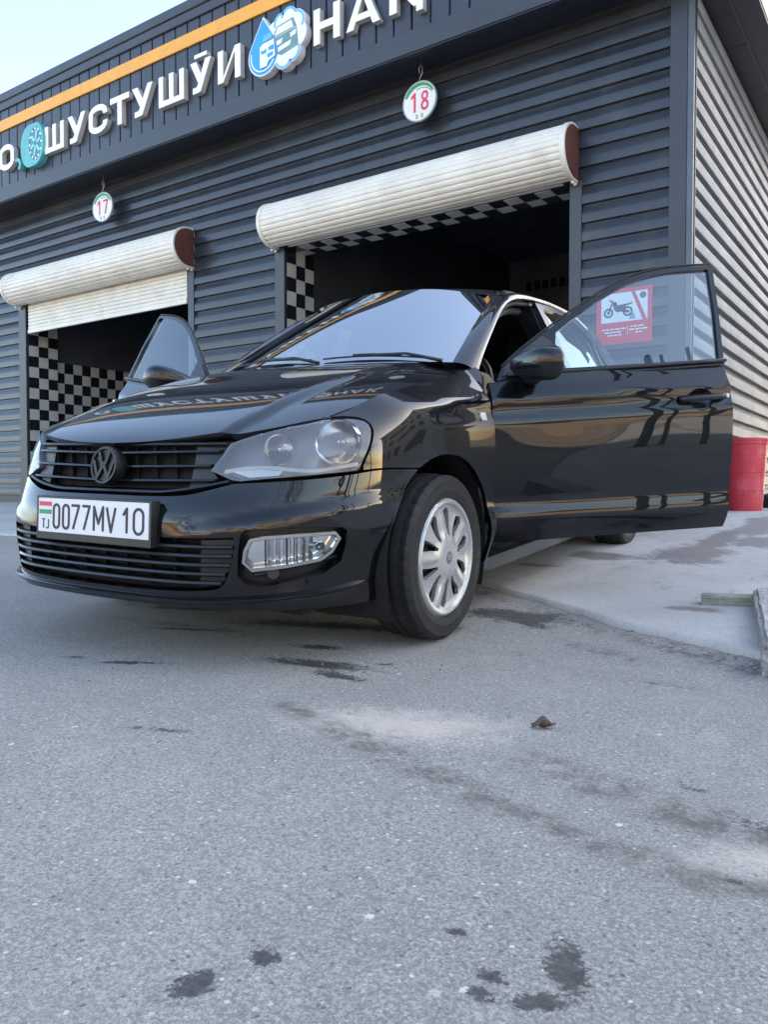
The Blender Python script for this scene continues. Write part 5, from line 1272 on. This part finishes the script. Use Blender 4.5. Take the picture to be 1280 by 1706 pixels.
# curled dry leaf, pebbles, stick
lm_ = mat('dry_leaf', (.10, .075, .055), .8, var=.3, vscale=60)
def leaf(label, x, y, L, rz):
    n, m_ = 9, 5; vs_ = []; fs = []
    for i in range(n):
        t = i/(n-1); wd = .32*L*math.sin(math.pi*min(1, t*.9+.08))**.7
        for j in range(m_):
            q = j/(m_-1)*2-1; vs_.append(((t-.5)*L, q*wd, .006+.55*L*(abs(q)**1.5)*.5*math.sin(math.pi*t)+.28*L*(t-.4)**2+.004*math.sin(9*t+q*3)))
    for i in range(n-1):
        for j in range(m_-1): fs.append((i*m_+j, (i+1)*m_+j, (i+1)*m_+j+1, i*m_+j+1))
    o = link('dry_leaf', mesh('dry_leaf', vs_, fs, lm_, True), None, (x, y, yard_z(x, y)-.001), (0, 0, R(rz))); md = o.modifiers.new('thick', 'SOLIDIFY'); md.thickness = .0012
    return tag(o, label, 'leaf')
leaf('curled brown dry leaf lying alone on the asphalt right of centre', -.735, 1.72, .055, 35)
# loose grit: too small to pick apart
bm = bmesh.new(); rr = random.Random(3)
def grit(x, y, s_):
    r_ = bmesh.ops.create_icosphere(bm, subdivisions=1, radius=s_); z = yard_z(x, y)
    for v in r_['verts']: v.co = Vector((v.co.x*rr.uniform(.7, 1.3)+x, v.co.y*rr.uniform(.7, 1.2)+y, v.co.z*rr.uniform(.4, .7)+z+s_*.25))
for _ in range(150):
    x = rr.uniform(-2.6, .0); y = rr.uniform(.55, 2.6); grit(x, y, rr.uniform(.0018, .0045))
for _ in range(130):
    x = rr.uniform(-2.0, -.35); y = float(apron_y(x))+rr.gauss(-.06, .05); grit(x, y, rr.uniform(.002, .007))
g_ = link('loose_grit', bm_mesh('loose_grit', bm, mat('grit_stone', (.30, .28, .26), .9, var=.5, vscale=40)))
g_['kind'] = 'stuff'; g_['label'] = 'loose grit scattered over the asphalt and along the ramp edge'

# ================================================================ the street behind the camera, seen in the paint
clay = mat('clay_wall', (.42, .29, .19), .9, var=.18, vscale=.8, bump=.3, bscale=6)
clay2 = mat('ochre_plaster', (.50, .38, .25), .9, var=.15, vscale=.7)
brickm = mat('brick_red', (.33, .15, .10), .9, var=.2, vscale=2)
roofm = mat('rusty_roof_sheet', (.30, .19, .13), .7, var=.2, vscale=1)
winm = mat('dark_window', (.03, .04, .05), .15)
wdm = mat('weathered_wood', (.16, .12, .09), .85, var=.2)
def house(label, x, y, w_, d_, h_, rz, wallm, ridge=1.6):
    e = tag(empty('low_house', (x, y, 0), (0, 0, R(rz))), label, 'house', 'houses across the street')
    bm = bmesh.new(); add_box(bm, -w_/2, w_/2, -d_/2, d_/2, -.3, h_)
    link('wall', bm_mesh('wall', bm, wallm), e)
    bm = bmesh.new(); v = [bm.verts.new(p) for p in ((-w_/2-.4, -d_/2-.5, h_-.05), (w_/2+.4, -d_/2-.5, h_-.05), (w_/2+.4, d_/2+.5, h_-.05), (-w_/2-.4, d_/2+.5, h_-.05), (-w_/2-.4, 0, h_+ridge), (w_/2+.4, 0, h_+ridge))]
    for f_ in ((0, 1, 5, 4), (2, 3, 4, 5), (0, 4, 3), (1, 2, 5), (3, 2, 1, 0)): bm.faces.new([v[i] for i in f_])
    link('roof', bm_mesh('roof', bm, roofm), e)
    n = max(2, int(w_/3.2))
    for sy in (-1, 1):
        for i in range(n):
            cx = -w_/2+(i+.5)*w_/n
            link('window', box_me('window', cx-.55, cx+.55, sy*d_/2-.05, sy*d_/2+.05, 1.0, 2.3, winm), e)
    link('door', box_me('door', w_/2-.06, w_/2+.06, -.5, .5, 0, 2.1, wdm), e)
    link('door', box_me('door', -w_/2-.06, -w_/2+.06, -.5, .5, 0, 2.1, wdm), e)
house('long clay house with a rusty roof to the far right', 33, -4, 15, 8, 3.1, 28, clay)
house('ochre plaster house behind the camera to the right', 24, -22, 12, 8, 3.0, 35, clay2)
house('red brick house standing directly behind the camera', 6, -34, 13, 8, 3.2, 5, brickm)
house('low clay house behind the camera to the left', -16, -33, 16, 8, 3.0, -8, clay)
house('ochre house at the far back right of the yard', 20, 30, 12, 8, 3.4, 20, clay2, 2.2)
def wall_run(label, x0, y0, x1, y1, h_, m):
    L = math.hypot(x1-x0, y1-y0); e = tag(empty('yard_wall', (x0, y0, 0), (0, 0, math.atan2(y1-y0, x1-x0))), label, 'wall', 'yard walls of the street')
    link('wall_body', box_me('wall_body', 0, L, -.15, .15, -.3, h_, m), e); link('coping', box_me('coping', -.05, L+.05, -.2, .2, h_, h_+.08, roofm), e)
wall_run('tan clay yard wall running along the right side street', 9, -10.5, 40, 7.5, 2.0, clay2)
wall_run('tan clay yard wall running behind the camera', 15.3, -17, -24, -21, 1.8, clay)
# apartment block added out of view at the back right to shade the yard
ap = tag(empty('added_shading_block', (10.5, 18.2, 0)), 'pale four storey apartment block added unseen at the back right to shade the yard', 'building')
pan = mat('pale_panel', (.48, .45, .40), .85, var=.12, vscale=.6)
link('wall', box_me('wall', -5, 5.5, -5.7, 5.8, -.3, 11.0, pan), ap); link('roof', box_me('roof', -5.3, 5.8, -6, 6.1, 11.0, 11.35, roofm), ap)
wme = box_me('window', -.65, .65, -.06, .06, 0, 1.4, winm); sme = box_me('sill', -.75, .75, -.14, .06, -.08, -.005, pan)
for k in range(4):
    for i in range(4):
        w1 = link('window', wme, ap, (-3.6+2.5*i, -5.71, 1.0+2.7*k)); link('sill', sme, w1)
        w1 = link('window', wme, ap, (-5.01, -3.9+2.6*i, 1.0+2.7*k), (0, 0, R(-90))); link('sill', sme, w1)
# bare winter trees
bark = mat('bark', (.085, .068, .055), .9, var=.25, vscale=9)
def tree_me(seed, H, dens_=1.0):
    rg = random.Random(seed); bmT = bmesh.new(); bmC = bmesh.new()
    def grow_(p, d, L, r_, lev):
        pts = [p]; rad = [r_]; k = 3 if lev > 1 else 5
        for i in range(k):
            d = (d+Vector((rg.gauss(0, .10), rg.gauss(0, .10), rg.gauss(.03, .08)))*(1+.4*lev)).normalized(); p = p+d*(L/k); pts.append(p); rad.append(r_*(1-(i+1)/k*.62))
        tube(bmT if lev == 0 else bmC, pts, rad, 7 if lev < 2 else 4, cap=False)
        if lev < 5:
            nb = (5, 4, 4, 3, 3)[lev]
            for j in range(int(nb*dens_+.5)):
                t = rg.uniform(.45, 1) if lev else rg.uniform(.4, 1); i = min(k-1, int(t*k)); q = pts[i].lerp(pts[i+1], t*k-i)
                a = rg.uniform(0, 2*math.pi); sp = rg.uniform(.5, .95); side = Vector((math.cos(a), math.sin(a), rg.uniform(-.1, .5)))
                grow_(q, (d*(1-sp*.5)+side*sp).normalized(), L*rg.uniform(.55, .78), r_*.5, lev+1)
    grow_(Vector((0, 0, -.1)), Vector((0, 0, 1)), H*.42, H*.018, 0)
    return bm_mesh('trunk', bmT, bark), bm_mesh('crown', bmC, bark)
protos = [tree_me(11, 7.5), tree_me(23, 9.0)]
spots = [(9.5, 5.5, 0, 'bare tree standing to the right of the yard by the side street'), (12.5, 1.0, 1, 'bare tree leaning over the clay wall at the right'), (11.0, -6.0, 0, 'bare tree behind the camera on the right'), (3.3, 19, 1, 'bare tree behind the bin side of the building'), (4.4, 27, 0, 'bare tree far at the back right'), (2.2, 33, 1, 'bare tree furthest back beyond the side wall'), (3.0, -17, 0, 'bare tree behind the camera near the brick house'), (-8, -18, 1, 'bare tree behind the camera to the left'), (13.5, -13, 1, 'bare tree at the corner of the clay walls'), (-2.5, -22, 0, 'bare tree in front of the wall behind the camera')]
for i, (x, y, k_, lab) in enumerate(spots):
    e = tag(empty('bare_tree', (x, y, 0), (0, 0, i*1.3)), lab, 'tree', 'bare trees round the yard')
    s_ = .85+.35*((i*37) % 10)/10; e.scale = (s_, s_, s_)
    link('trunk', protos[k_][0], e); link('crown', protos[k_][1], e)
# green steel posts and a rail beside the yard
gst = mat('green_post_paint', (.035, .075, .055), .5, var=.2)
for i, (x, y, r_, lab) in enumerate(((3.75, 2.06, .062, 'thickest of the dark green steel posts right of the yard'), (3.86, 2.24, .030, 'thin dark green steel post next to the thick one'), (4.0, 2.62, .036, 'dark green steel post furthest from the camera'))):
    e = tag(empty('steel_post', (x, y, 0)), lab, 'post', 'green posts beside the yard')
    link('pole', lathe_me('pole', [(0, 4.6), (r_*.9, 4.6), (r_, 4.58), (r_, 0)], gst, 16), e); link('foot', box_me('foot', -r_*1.6, r_*1.6, -r_*1.6, r_*1.6, 0, .03, gst), e)
